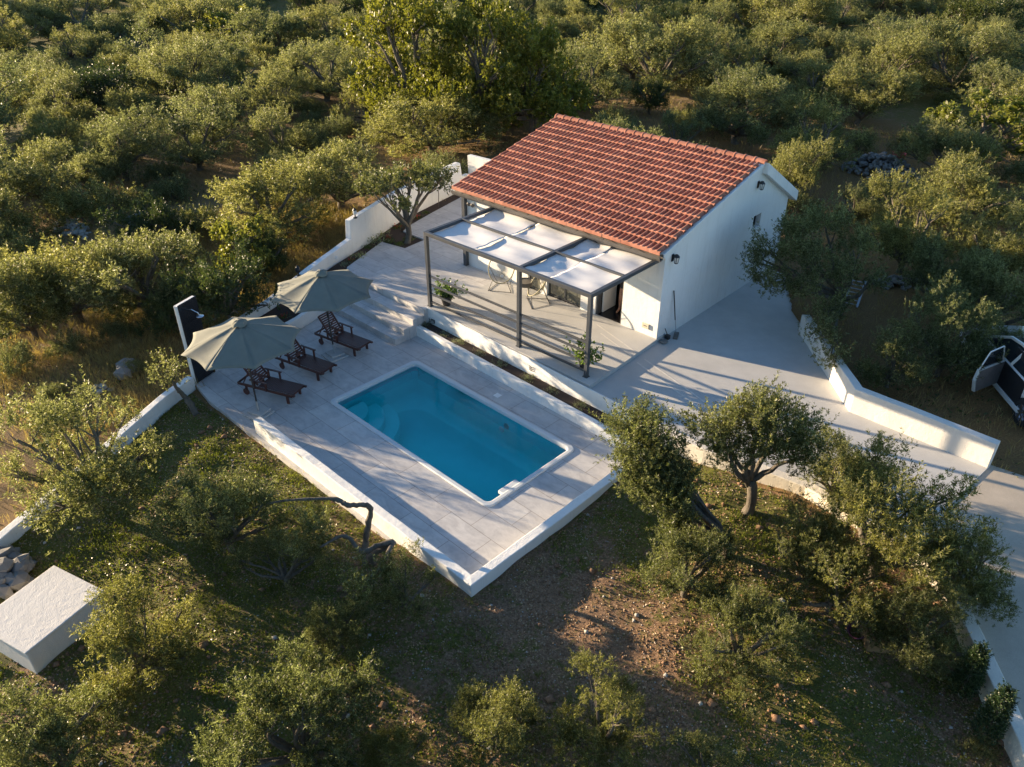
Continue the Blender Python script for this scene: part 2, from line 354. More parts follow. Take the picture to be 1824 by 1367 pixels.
GZ = np.where(inpoly(GX, GY, CUTROAD), GZ - .5, GZ)
ny, nx = GX.shape; idx = np.arange(nx * ny).reshape(ny, nx)
Q = np.stack([idx[:-1, :-1], idx[:-1, 1:], idx[1:, 1:], idx[1:, :-1]], -1).reshape(-1, 4)
me = npmesh('ground', np.stack([GX, GY, GZ], -1).reshape(-1, 3), Q, True)
# vegetation zones of the ground: r = green cover, g = dry golden grass
def zone(x, y):
    garden = inpoly(x, y, [(-3.3, -2.2), (-.5, -7.6), (0, -30), (40, -30), (40, 3), (15.6, 1.8), (13.7, 4.1), (7.4, 4.3), (7.4, -2)])
    fr_ = np.clip((np.hypot(x, y) - 22) / 20, 0, 1); gr = .35 + .35 * fr_; go = .72 - .28 * fr_
    gr = np.where(garden, .53 + .15 * np.clip((5.5 - x) / 5, 0, 1), gr); go = np.where(garden, .1, go)
    d = np.exp(-((x - 1) ** 2 + (y + 4) ** 2) / 9.); gr = np.where(garden, gr + .28 * d, gr)
    d = np.exp(-((x - 9.3) ** 2 + (y - 2.6) ** 2) / 2.5); gr = np.where(garden, gr + .35 * d, gr)
    d = np.exp(-((x - 8.2) ** 2 + (y + 1.2) ** 2) / 1.4) + np.exp(-((x - 10.3) ** 2 + (y + 1) ** 2) / 2.5); gr = np.where(garden, gr - .16 * d, gr)
    d = np.exp(-((x - 6.2) ** 2 + (y + 5.8) ** 2) / 4.) + np.exp(-((x - 13) ** 2 + (y + 0) ** 2) / 2.); gr = np.where(garden, gr + .3 * d, gr)
    near = np.exp(-((x + 2) ** 2 + (y - 17) ** 2) / 20.); go = np.where(garden, go, go - .2 * near)
    return np.clip(gr, 0, 1), np.clip(go, 0, 1)
zr, zg = zone(GX.ravel(), GY.ravel())
ca = me.color_attributes.new('zone', 'FLOAT_COLOR', 'POINT')
ca.data.foreach_set('color', np.stack([zr, zg, zr * 0, zr * 0 + 1], -1).astype(np.float32).ravel())
tag(obj('ground', me, M['ground']), kind='structure')

# ------------------------------------------------------------------ paving
def struct(mb, name, mat, bevel=0): return tag(mb.build(name, mat, None, bevel=bevel), kind='structure')
m = MB()
m.prism([(.12, 4.3), (-4.6, 4.3), (-4.32, 3.2), (-4.1, 2.5), (-3.85, 1.7), (-3.62, .2), (-3.44, -1.3), (-3.2, -1.98), (-2.3, -2.1), (.12, -2.1)], -.35, 0)
m.prism([(.12, -2.1), (5.78, -2.05), (5.78, .12), (.12, .12)], -.35, 0)
m.prism([(.12, 2.81), (5.78, 2.81), (5.78, 4.3), (.12, 4.3)], -.35, 0)
m.prism([(5.78, -2.05), (7.4, -2.03), (7.4, 4.3), (5.78, 4.3)], -.35, 0)
struct(m, 'pool_deck', M['paver'])
m = MB(); m.prism([(-.95, 4.37), (-.95, 7.6), (-2.6, 7.6), (-2.6, 13.2), (-7.95, 13.0), (-7.5, 11.7), (-6.95, 9.57), (-6.6, 8.36), (-6.3, 7.68), (-5.12, 7.69), (-5.02, 6.72), (-6.04, 6.52), (-5.15, 4.42), (-4.9, 4.2), (-1.03, 4.17), (-1.03, 4.37)], -.3, .744)
struct(m, 'terrace', M['paver'])
m = MB(); m.prism([(-.95, 4.375), (5.06, 4.365), (4.98, 6.0), (4.86, 7.9), (-.95, 7.9)], -.3, .744)
struct(m, 'covered_patio', M['concrete'])
m = MB(); m.prism([(5.064, 4.32), (7.33, 4.31), (10.75, 4.7), (12.9, 4.5), (13.2, 8.02), (10.2, 8.02), (7.6, 10.85), (6.75, 11.85), (5.2, 14.3), (3.5, 14.0), (4.87, 7.45), (4.99, 6.0)], -.3, .635)
struct(m, 'driveway', M['concrete'])
# road as a gently falling strip of slabs
LE = [(12.7, 4.42, .622), (13.75, 4.05, .600), (14.7, 2.9, .48), (15.75, 1.6, .36), (17.3, -.6, .15), (19.5, -4, -.1)]; RE = [(12.7, 8.04, .622), (14.4, 8.3, .60), (18, 7.8, .5), (21, 6, .36), (23, 3, .15), (25, -2, -.1)]
m = MB()
for a, b in zip(LE, RE): m.v += [a, b, (b[0], b[1], b[2] - .3), (a[0], a[1], a[2] - .3)]
for i in range(len(LE) - 1):
    for k in range(4): m.f.append((i * 4 + k, i * 4 + (k + 1) % 4, i * 4 + 4 + (k + 1) % 4, i * 4 + 4 + k))
m.f += [(0, 3, 2, 1), (20, 21, 22, 23)]; me = m.mesh('road')
bm = bmesh.new(); bm.from_mesh(me); bmesh.ops.recalc_face_normals(bm, faces=bm.faces); bm.to_mesh(me); bm.free()
tag(obj('road', me, M['road']), kind='structure')
# sealed joint lines painted on the concrete
m = MB()
for a, b in (((4.1, 7.0, .7485), (5.0, 5.55, .7485)), ((4.0, 6.4, .7485), (4.97, 5.1, .7485)), ((5.22, 5.2, .6395), (7.4, 4.55, .6395)), ((5.22, 4.85, .6395), (6.9, 4.45, .6395))): pass
def strip(m, pts, wd, z):
    for (ax, ay), (bx, by) in zip(pts, pts[1:]):
        d = math.hypot(bx - ax, by - ay); nx_, ny_ = -(by - ay) / d * wd / 2, (bx - ax) / d * wd / 2
        m.add([(ax + nx_, ay + ny_, z), (ax - nx_, ay - ny_, z), (bx - nx_, by - ny_, z), (bx + nx_, by + ny_, z)], [(0, 1, 2, 3)])
for a, b, z in (((1063, 578), (1133, 628), .7485), ((1070, 594), (1125, 634), .7485), ((1148, 640), (1270, 727), .6395), ((1135, 646), (1246, 727), .6395)):
    pa, pb = un(*a, z), un(*b, z); strip(m, [pa[:2], pb[:2]], .05, z)
struct(m, 'driveway_joint_lines', simple('pale_joint_filler', (.62, .60, .56), .8))

# steps
st = thing('stone_steps', (-2.7, 3.6, 0), 'four broad stone steps rising from the pool deck to the house terrace', 'steps')
for k, (y0, z) in enumerate(((3.06, .186), (3.40, .372), (3.76, .558))):
    m = MB(); m.prism([(-1.045 - .002 * k, y0), (-1.045 - .002 * k, 4.168 - .002 * k), (-4.8, 4.168 - .002 * k), (-4.32 - .1 * k, y0)], -.05, z)
    o = m.build('step', M['paver'], st, bevel=.012); o.matrix_parent_inverse = Matrix.Translation(-Vector(st.location))

# ------------------------------------------------------------------ walls
def wallmesh(pts, th, base, seg=.35, jit=.006, side=0, seed=1):
    """pts: (x,y,ztop); side -1: pts are the left edge, +1: the right edge, 0: the middle line"""
    rg = random.Random(seed); P = []
    for a, b in zip(pts, pts[1:]):
        n = max(1, int(math.hypot(b[0] - a[0], b[1] - a[1]) / seg))
        for i in range(n): P.append(tuple(a[k] + (b[k] - a[k]) * i / n for k in range(3)))
    P.append(pts[-1]); N = len(P); vs = []
    for i, p in enumerate(P):
        a = P[max(i - 1, 0)]; b = P[min(i + 1, N - 1)]; d = Vector((b[0] - a[0], b[1] - a[1])).normalized(); n = Vector((-d.y, d.x))
        d1 = (Vector(P[i][:2]) - Vector(a[:2])); sc = 1.
        if 0 < i < N - 1:
            d1.normalize(); sc = 1 / max(.6, abs(Vector((-d1.y, d1.x)).dot(n)))
        o1, o2 = (th / 2, -th / 2) if side == 0 else ((0, -th) if side < 0 else (th, 0))
        j = lambda: rg.uniform(-jit, jit)
        L = Vector(p[:2]) + n * o1 * sc; Rr = Vector(p[:2]) + n * o2 * sc
        zt = p[2] + j()
        vs += [(L.x, L.y, base), (L.x + j(), L.y + j(), zt), (Rr.x + j(), Rr.y + j(), zt + j() * .5), (Rr.x, Rr.y, base)]
    fs = [(0, 1, 2, 3)]
    for i in range(N - 1):
        a, b = i * 4, i * 4 + 4
        for k in range(4): fs.append((a + k, b + k, b + (k + 1) % 4, a + (k + 1) % 4))
    fs.append(tuple((N - 1) * 4 + k for k in (3, 2, 1, 0)))
    return MB().add(vs, fs)
def wall(name, pts, th, base, label, mat='white', cat='wall', **k):
    mb = wallmesh(pts, th, base, **k); me = mb.mesh(name); bm = bmesh.new(); bm.from_mesh(me); bmesh.ops.recalc_face_normals(bm, faces=bm.faces); bm.to_mesh(me); bm.free()
    o = obj(name, me, M[mat]); b = o.modifiers.new('bevel', 'BEVEL'); b.width = .018; b.segments = 2; b.limit_method = 'ANGLE'; b.angle_limit = R(40)
    return tag(o, label, cat)
wall('parapet_wall', [(-.12, -2.0, .40), (7.50, -1.99, .42), (7.50, 3.68, .42)], .2, -.5, 'low white parapet wall round the lower two sides of the pool deck', side=1)
wall('planter_wall', [(-1.22, 3.86, .31), (7.29, 3.66, .31)], .15, -.2, 'low white front wall of the narrow planter beside the pool', side=1)
wall('retaining_wall', [(-1.22, 4.20, .73), (-1.2, 4.255, .75), (-1.1, 4.36, .75), (7.30, 4.27, .72)], .03, -.2, 'white retaining wall between the narrow planter and the covered patio', side=-1)
wall('garden_wall', [(7.36, 4.0, .72), (7.36, 4.14, .72), (8.5, 4.24, .73), (10.7, 4.62, .72), (12.9, 4.36, .72), (13.66, 4.0, .72), (14.6, 2.9, .66), (15.7, 1.55, .55), (17.3, -.75, .40)], .24, -.4, 'long low white wall between the olive garden and the driveway and road', mat='cream')
wall('driveway_wall', [(7.35, 10.82, 1.15), (7.42, 10.72, 1.2), (9.85, 8.2, 1.28), (10.12, 7.92, 1.28), (13.2, 7.92, 1.27)], .2, .1, 'knee-high white wall bending along the far side of the driveway', side=1, mat='offwhite')
wall('boundary_wall', [(-4.75, .1, .45), (-5.02, 1.5, .62), (-5.45, 3.3, .98), (-6.0, 5.18, 1.2), (-6.03, 5.26, 1.2), (-6.05, 5.34, 1.84), (-7.3, 8.6, 1.86), (-8.1, 12.1, 1.88), (-8.12, 12.2, 1.84), (-8.15, 12.3, 1.25), (-8.2, 12.75, 1.25)], .2, -.4, 'white boundary wall behind the terrace flower bed, stepping up to head height', side=1)
wall('back_wall', [(-8.45, 13.0, 1.95), (-6.5, 13.25, 1.9), (-2.5, 13.6, 1.9)], .2, .2, 'white wall closing the yard behind the tiled house')
wall('bed_wall', [(-3.46, -1.2, .34), (-3.64, .2, .34), (-3.87, 1.7, .36), (-4.12, 2.5, .42), (-4.36, 3.25, .55), (-4.75, 4.1, .74)], .16, -.3, 'low white wall on the left edge of the pool deck beside the sloping flower bed', side=1)
wall('lower_garden_wall', [(-3.25, -2.05, .28), (-2.95, -2.9, .24), (-2.45, -3.9, .2), (-1.5, -5.7, .14), (.6, -9.6, .1)], .2, -.6, 'white garden wall running down from the outdoor shower to the lower left corner')
# beds
me = bpy.data.meshes.new('flower_bed_mulch')
inner = [(-3.5, -1.2, .22), (-3.7, .2, .24), (-3.93, 1.7, .28), (-4.18, 2.5, .36), (-4.42, 3.25, .5), (-5.12, 4.42, .70), (-6.04, 6.52, .71), (-6.1, 6.56, .71), (-6.45, 7.68, .71), (-6.6, 8.36, .71), (-6.95, 9.57, .71), (-7.5, 11.7, .71), (-7.8, 12.9, .71)]
outer = [(-4.5, -.4, .2), (-4.7, .3, .26), (-5.0, 1.5, .34), (-5.2, 2.4, .45), (-5.4, 3.3, .6), (-5.68, 4.35, .70), (-6.3, 6.2, .71), (-6.5, 6.56, .71), (-7.0, 7.68, .71), (-7.25, 8.5, .71), (-7.5, 9.57, .71), (-7.98, 11.7, .71), (-8.2, 12.9, .71)]
mb = MB().add([p for q in zip(inner, outer) for p in q], [(2 * i, 2 * i + 2, 2 * i + 3, 2 * i + 1) for i in range(len(inner) - 1)])
mb.add([(-6.06, 6.5, .7), (-5.0, 6.7, .7), (-5.1, 7.7, .7), (-6.5, 7.7, .7)], [(0, 1, 2, 3)])
struct(mb, 'flower_bed_mulch', M['soil'])
mb = MB().add([(-1.15, 3.98, .26), (7.28, 3.80, .26), (7.28, 4.28, .27), (-1.15, 4.37, .27)], [(0, 1, 2, 3)]); struct(mb, 'planter_soil', M['soil'])

# ------------------------------------------------------------------ pool
def rr(x0, y0, x1, y1, r, z, n=8):
    P = []
    for cx, cy, a0 in ((x1 - r, y1 - r, 0), (x0 + r, y1 - r, 90), (x0 + r, y0 + r, 180), (x1 - r, y0 + r, 270)):
        for i in range(n + 1):
            a = R(a0 + 90 * i / n); P.append((cx + r * math.cos(a), cy + r * math.sin(a), z))
    return P
def rings(m, L, close=None):
    n = len(L[0]); vs = [p for r_ in L for p in r_]
    fs = [(i * n + j, i * n + (j + 1) % n, (i + 1) * n + (j + 1) % n, (i + 1) * n + j) for i in range(len(L) - 1) for j in range(n)]
    if close: fs.append(tuple((len(L) - 1) * n + j for j in range(n))[::(1 if close > 0 else -1)])
    return m.add(vs, fs)
pool = thing('swimming_pool', (0, 0, 0), 'rectangular turquoise swimming pool with white rim set in the paved deck', 'swimming pool')
m = MB(); rings(m, [rr(.0, .0, 5.9, 2.93, .18, -.05), rr(.0, .0, 5.9, 2.93, .18, .02), rr(.02, .02, 5.88, 2.91, .17, .035), rr(.10, .10, 5.80, 2.83, .14, .035), rr(.125, .125, 5.775, 2.805, .13, .02), rr(.135, .135, 5.765, 2.795, .13, -.25)])
m.build('rim', M['coping'], pool, smooth=False)
m = MB(); rings(m, [rr(.136, .136, 5.764, 2.794, .13, -.2), rr(.16, .16, 5.74, 2.77, .13, -.85), rr(.22, .22, 5.68, 2.71, .2, -.92), rr(.48, .48, 5.30, 2.42, .6, -.95), rr(.53, .53, 5.25, 2.37, .6, -1.02), rr(.62, .62, 5.15, 2.28, .6, -1.35)], 1)
m.build('basin', M['shell'], pool, smooth=True)
for r_, z in ((.72, -.32), (1.12, -.56), (1.50, -.78)):
    m = MB(); P = [(.2, .2)] + [(.2 + r_ * math.cos(R(a)), .2 + r_ * math.sin(R(a))) for a in range(0, 91, 6)]; m.prism(P, -1.1, z); m.build('pool_step', M['shell'], pool, bevel=.02)
m = MB(); rings(m, [rr(.145, .145, 5.755, 2.785, .13, -1.5), rr(.145, .145, 5.755, 2.785, .13, -.065)], 1); n_ = 36; m.add(rr(.145, .145, 5.755, 2.785, .13, -1.5), [tuple(range(35, -1, -1))])
me = m.mesh('water'); bm = bmesh.new(); bm.from_mesh(me); bmesh.ops.remove_doubles(bm, verts=bm.verts, dist=1e-4); bmesh.ops.recalc_face_normals(bm, faces=bm.faces); bm.to_mesh(me); bm.free()
obj('water', me, M['water'], pool)
m = MB(); m.box((5.70, .85, -.06), (.16, .55, .14)); m.box((5.63, .85, -.09), (.04, .42, .08)); m.build('skimmer', M['coping'], pool, bevel=.02)
m = MB(); m.lathe([(0, .03), (.07, .03), (.09, 0)], (3.62, 2.70, -.45), 20, Matrix.Rotation(R(90), 3, 'X')); m.build('pool_light', M['wplastic'], pool)
m = MB(); m.box((2.93, 3.25, .006), (.17, .17, .012)); tag(m.build('skimmer_lid', M['wplastic'], None, bevel=.003), 'small square white lid set in the deck paving beside the pool', 'lid')

# ------------------------------------------------------------------ house
house = thing('house', H(-3.6, 3.4, .744), 'white single-storey house with orange terracotta tiled roof', 'house', HA)
def hp(o): o.parent = house; o.matrix_parent_inverse = Matrix.Identity(4); return o
def L(u, n, z): return (u + 3.6, n - 3.4, z - .744)          # house-local point
ZR, NR, ZE, NB, ZB = 4.46, 4.82, 3.24, 6.98, 3.10     # ridge, eave heights
def hbox(m, u0, u1, n0, n1, z0, z1):
    a = L(u0, n0, z0); b = L(u1, n1, z1); return m.box([(a[i] + b[i]) / 2 for i in range(3)], [abs(b[i] - a[i]) for i in range(3)])
m = MB()
# gable walls (right one carries a small window opening)
def gable(m, u0, u1, window):
    zt = lambda n: ZE + (ZR - ZE) * n / NR if n <= NR else ZR + (ZB - ZR) * (n - NR) / (NB - NR)
    if window: cols = [(0, 4.77), (4.77, 5.24), (5.24, NB)]
    else: cols = [(0, NB)]
    for n0, n1 in cols:
        rngs = [(.3, None)] if not (window and n0 == 4.77) else [(.3, 2.50), (2.93, None)]
        for zb, zz in rngs:
            ns = [n0] + ([NR] if n0 < NR < n1 else []) + [n1]
            poly = [(n0, zb), (n1, zb)] + ([(n1, zz), (n0, zz)] if zz else [(n, zt(n)) for n in ns[::-1]])
            k = len(poly); m.add([L(u0, n, z) for n, z in poly] + [L(u1, n, z) for n, z in poly],
                [tuple(range(k))[::-1], tuple(range(k, 2 * k))] + [(i, (i + 1) % k, k + (i + 1) % k, k + i) for i in range(k)])
gable(m, -.28, 0, True); gable(m, -7.33, -7.06, False)
hbox(m, -7.06, -.28, NB - .25, NB, .3, ZB - .02)
# front wall pieces: u ranges solid; openings: patio door and sliding windows
for u0, u1 in ((-7.06, -4.72), (-4.22, -3.95), (-2.66, -2.12), (-1.20, -.28)): hbox(m, u0, u1, .0, .26, .3, 2.86)
hbox(m, -7.06, -.28, .0, .26, 2.86, 3.2)
o = hp(m.build('wall', M['white']))
# interior floor
m = MB(); hbox(m, -7.0, -.3, .05, 6.7, .5, .757); hp(m.build('interior_floor', M['dark_tile']))
m = MB(); hbox(m, -7.0, -.3, 3.0, 3.1, .757, 3.0); hp(m.build('interior_wall', simple('dim_grey_wall', (.25, .22, .2), .8)))
# glazing
fr = MB()
for u0, u1 in ((-3.95, -2.66), (-4.72, -4.22)):
    for u in (u0 + .03, u1 - .03) + (((u0 + u1) / 2,) if u1 - u0 > 1 else ()): hbox(fr, u - .025, u + .025, .08, .14, .757, 2.86)
    hbox(fr, u0, u1, .075, .145, .745, .80); hbox(fr, u0, u1, .075, .145, 2.80, 2.86)
wf = hp(fr.build('window', M['dark_metal'])); wf['label'] = 'tall glazed windows behind the egg chairs'
m = MB()
for u0, u1 in ((-3.93, -2.68), (-4.70, -4.24)): hbox(m, u0, u1, .10, .115, .79, 2.82)
g_ = m.build('pane', M['door_glass']); g_.parent = wf
m = MB()
hbox(m, -2.12, -2.06, .05, .2, .745, 2.86); hbox(m, -1.26, -1.20, .05, .2, .745, 2.86)
hbox(m, -2.06, -1.26, .05, .2, 2.80, 2.858)
df = hp(m.build('door_frame', M['dark_metal']))
m = MB(); m.box((0, 0, 0), (.045, .62, 2.02)); dl = hp(m.build('door_leaf', M['wplastic'])); dl.location = L(-2.03, .55, 1.78)
# window in gable
m = MB(); hbox(m, -.2, -.15, 4.77, 5.24, 2.50, 2.54); hbox(m, -.2, -.15, 4.77, 5.24, 2.89, 2.93); hbox(m, -.2, -.15, 4.77, 4.81, 2.54, 2.89); hbox(m, -.2, -.15, 5.20, 5.24, 2.54, 2.89)
gw = hp(m.build('window', M['dark_metal'])); gw['label'] = 'tiny square window high in the gable'
m = MB(); hbox(m, -.19, -.18, 4.80, 5.21, 2.53, 2.90); g_ = m.build('pane', M['glass']); g_.parent = gw
# verge boards of the gable
m = MB()
def slab(m, u0, u1, n0, z0, n1, z1, t_):
    m.add([L(u, n, z + dz) for u in (u0, u1) for n, z in ((n0, z0), (n1, z1)) for dz in (0, t_)], [(0, 1, 3, 2), (6, 7, 5, 4), (0, 4, 5, 1), (2, 3, 7, 6), (1, 5, 7, 3), (0, 2, 6, 4)])
slab(m, -.3, .04, -.12, ZE - .10, NR, ZR - .06, .13)
slab(m, -.3, .16, NR, ZR - .24, NB + .32, ZB - .30, .32)
o = hp(m.build('verge_board', M['white'], bevel=.01))
# roof: tile courses
def roof_tiles():
    V = []; F = []; ncol = 25; u0, u1 = -7.68, -.02; tw = (u1 - u0) / ncol
    prof = [(0, .0), (.04, .045), (.08, .06), (.17, .06), (.21, .045), (.25, .0), (.33, -.006), (.45, -.006), (.50, .0), (.54, .042), (.58, .056), (.67, .056), (.71, .042), (.75, .0), (.85, -.006), (.95, -.006)]
    us = []; zs = []
    for c in range(ncol):
        for a, z in prof: us.append(u0 + (c + a) * tw); zs.append(z)
    us.append(u1); zs.append(0.)
    us = np.array(us); zs = np.array(zs); K = len(us); rg = np.random.RandomState(4)
    sl = math.hypot(NR + .22, ZR - ZE); nrow = 14
    def slope(n_start, z_start, n_end, z_end, nrow):
        out = MB()
        for r in range(nrow):
            jt = np.repeat(rg.uniform(-.004, .004, ncol), len(prof)); jt = np.append(jt, 0); jz = np.repeat(rg.uniform(-.004, .005, ncol), len(prof)); jz = np.append(jz, 0)
            a0 = r / nrow - .012; a1 = (r + 1) / nrow + .012
            rows = []
            st_ = 1 / nrow
            for (a, lift, fl_) in ((a0, .0, 0), (a0, .045, .75), (a0 + .02 * st_, .052, .75), (a0 + .13 * st_, .050, .75), (a0 + .19 * st_, .048, 0), (a1, .010, 0)):
                n = n_start + (n_end - n_start) * a; z = z_start + (z_end - z_start) * a
                rows.append([L(us[k], n + jt[k], z + lift + ((zs[k] + (.056 - zs[k]) * fl_ + jz[k]) if lift > 0 else -.004)) for k in range(K)])
            vs = [p for q in rows for p in q]
            out.add(vs, [(i * K + k, i * K + k + 1, (i + 1) * K + k + 1, (i + 1) * K + k) for i in range(5) for k in range(K - 1)])
        return out
    return slope(-.2, ZE + .04, NR - .02, ZR + .04, nrow), slope(NB + .3, ZB - .02, NR + .02, ZR + .04, 7)
a, b = roof_tiles(); a.v += []; n0 = len(a.v); a.f += [tuple(i + n0 for i in f[::-1]) for f in b.f]; a.v += b.v
roof = hp(a.build('roof', M['tile']))
m = MB(); slab(m, -7.66, -.04, -.16, ZE - .03, NR, ZR - .02, .04); slab(m, -7.66, -.04, NR, ZR - .02, NB + .25, ZB - .06, .04)
o = m.build('roof_deck', M['cream']); o.parent = roof
m = MB(); nt_ = 24
for i in range(nt_):
    u0 = -7.72 + i * 7.74 / nt_; u1 = u0 + 7.74 / nt_ + .04; N = 10; r0, r1 = .128, .108; P = []
    for u, r_ in ((u0, r0 + .012), (u0 + .04, r0 + .012), (u0 + .041, r0), (u1, r1)):
        for j in range(N + 1): aa = math.pi * j / N; P.append(L(u, NR - r_ * math.cos(aa) * 1.05, ZR + .05 + r_ * math.sin(aa)))
    m.add(P, [(q * (N + 1) + j, (q + 1) * (N + 1) + j, (q + 1) * (N + 1) + j + 1, q * (N + 1) + j + 1) for q in range(3) for j in range(N)])
    m.add(P[:N + 1], [tuple(range(N + 1))]) if i == 0 else None
m.add([L(.02, NR - .11 * math.cos(math.pi * j / N), ZR + .05 + .11 * math.sin(math.pi * j / N)) for j in range(N + 1)], [tuple(range(N, -1, -1))])
o = m.build('ridge_tiles', M['tile']); o.parent = roof
# gutter and downpipe
m = MB(); P = [(-.16, .0), (-.17, -.10), (-.26, -.12), (-.30, -.06), (-.31, .0), (-.325, .0), (-.31, -.075), (-.26, -.14), (-.16, -.12)]
k = len(P); vs = [L(u, n, ZE + .0 + z) for u in (-7.66, .02) for n, z in P]
m.add(vs, [tuple(range(k)), tuple(range(2 * k - 1, k - 1, -1))] + [(i, k + i, k + (i + 1) % k, (i + 1) % k) for i in range(k)])
hbox(m, -7.64, 0.0, -.155, -.13, ZE - .12, ZE + .01)
for i in range(9): hbox(m, -7.2 + i * .9, -7.185 + i * .9, -.33, -.155, ZE - .01, ZE + .004)
hp(m.build('gutter', M['gutter']))
m = MB(); hbox(m, -7.40, -7.28, -.13, -.01, .744, ZE - .12); m.tube([L(-7.46, -.05, .75), L(-7.46, -.05, 3.05)], .02); hp(m.build('downpipe', M['dark_metal']))

# ------------------------------------------------------------------ pergola
perg = thing('pergola', H(-3.12, -1.4, .744), 'dark grey metal pergola with white shade cloth in front of the house', 'pergola', HA)
def PL(u, n, z): return (u + 3.12, n + 1.4, z - .744)
U1, U2, U3 = -6.03, -2.50, -.21; NF, NK = -2.84, -.06; ZT = 3.055
for u in (U1, U2, U3):
    m = MB(); a = PL(u, NF, 0); m.box((a[0], a[1], (ZT - .1 - .744) / 2), (.10, .10, ZT - .1 - .744)); m.box((a[0], a[1], .005), (.15, .15, .01)); m.build('post', M['dark_metal'], perg, bevel=.004)
def pb(name, a, b, w_=.1, h_=.1, mat='dark_metal'): m = MB(); m.beam(PL(*a), PL(*b), w_, h_); return m.build(name, M[mat], perg, bevel=.004)
pb('front_beam', (U1 - .05, NF, ZT - .05), (U3 + .05, NF, ZT - .05))
pb('back_beam', (U1 + .05, NK, ZT - .05), (U3 - .05, NK, ZT - .05), .08)
for u in (U1, U2, U3): pb('cross_beam', (u, NF + .05, ZT - .048), (u, .0, ZT - .048), .1, .1)
pb('middle_beam', (U1 + .05, (NF + NK) / 2, ZT - .02), (U2 - .05, (NF + NK) / 2, ZT - .02), .06, .06)
pb('middle_beam', (U2 + .05, (NF + NK) / 2, ZT - .02), (U3 - .05, (NF + NK) / 2, ZT - .02), .06, .06)
for a, b in ((U1, U2), (U2, U3)):
    for z in (.15, .41, .70, .97): pb('rail', (a + .05, NF, .744 + z), (b - .05, NF, .744 + z), .05, .05)
def cloth(u0, u1, seed):
    rg = random.Random(seed); nu, nn = 26, 60; ph = [rg.uniform(0, 6.28) for _ in range(6)]; V = []
    for i in range(nn + 1):
        tn = i / nn; n = NF + .06 + (NK - .05 - NF - .06) * tn
        for j in range(nu + 1):
            tu = j / nu; u = u0 + (u1 - u0) * tu
            s = tn * 2 % 1 if tn < 1 else 1
            sag = 4 * s * (1 - s)
            z = ZT - .055 - .07 * sag * (.75 + .25 * math.sin(tu * 3 + ph[0])) + .02 * math.sin(tu * 6.3 + ph[1] + tn * 3) * math.sin(tn * 9 + ph[2]) + .010 * math.sin(tn * 23 + tu * 2.5 + ph[3]) * (1 - sag * .5)
            z += .006 * math.sin(tn * 41 + ph[4] + math.sin(tu * 5))
            V.append(PL(u, n + .015 * math.sin(tu * 5 + ph[5]), z))
    K = nu + 1; m = MB().add(V, [(i * K + j, i * K + j + 1, (i + 1) * K + j + 1, (i + 1) * K + j) for i in range(nn) for j in range(nu)])
    o = m.build('shade_cloth', M['fabric'], perg, smooth=True); so_ = o.modifiers.new('s', 'SOLIDIFY'); so_.thickness = .004
for i, (a, b) in enumerate(((U1 + .06, (U1 + U2) / 2 + .02), ((U1 + U2) / 2 + .03, U2 - .06), (U2 + .06, (U2 + U3) / 2 - .25), ((U2 + U3) / 2 - .24, U3 - .06))): cloth(a, b, i + 3)

# ------------------------------------------------------------------ lamps on the walls
def lantern(u, n, z, label):
    o = thing('wall_lantern', H(u, n, z), label, 'wall lamp', HA)
    m = MB(); m.box((.012, 0, 0), (.024, .09, .2)); m.beam((.02, 0, .06), (.11, 0, .12), .02, .02); m.build('bracket', M['black'], o, bevel=.003)
    m = MB(); m.lathe([(.001, .13), (.03, .12), (.085, .06), (.09, .05), (.001, .05)], (.13, 0, 0), 6); m.lathe([(.001, -.13), (.05, -.13), (.05, -.11), (.001, -.11)], (.13, 0, 0), 6)
    for j in range(6):
        a = j * math.pi / 3; m.beam((.13 + .078 * math.cos(a), .078 * math.sin(a), .05), (.13 + .05 * math.cos(a), .05 * math.sin(a), -.12), .01, .01)
    m.build('lamp_cage', M['black'], o)
    m = MB(); m.lathe([(.001, -.11), (.043, -.11), (.072, .05), (.001, .05)], (.13, 0, 0), 6); m.build('lamp_glass', M['lampglass'], o)
lantern(.0, 4.66, 3.93, 'black wall lantern just under the ridge of the gable')
lantern(.0, .34, 3.03, 'black wall lantern on the gable wall near the roof eave corner')
o = thing('floodlight', H(-7.02, 0, 2.9), 'small twin floodlight with sensor on the front wall near the downpipe', 'floodlight', HA)
m = MB(); m.box((0, -.02, 0), (.1, .04, .08)); m.tube([(0, -.03, 0), (0, -.09, -.02)], .015); m.build('bracket', M['wplastic'], o)
for s in (-1, 1):
    m = MB(); m.lathe([(.001, .06), (.03, .06), (.055, -.05), (.001, -.05)], (s * .08, -.12, -.02), 14, Matrix.Rotation(R(50), 3, 'X')); m.build('spot_head', M['gutter'], o, smooth=False)
o = thing('wall_plaque', H(-.37, 0, 1.02), 'small beige plate low on the front wall beside the door', 'plaque', HA)
m = MB(); m.box((0, -.02, 0), (.22, .04, .15)); m.build('plate', M['plaque'], o, bevel=.006)
m = MB()
for i in range(5): m.box((-.045 + .02 * i, -.0425, .01 + .003 * (i % 2)), (.012, .005, .022 - .006 * (i % 2)))
m.build('dark_mark', M['black'], o)
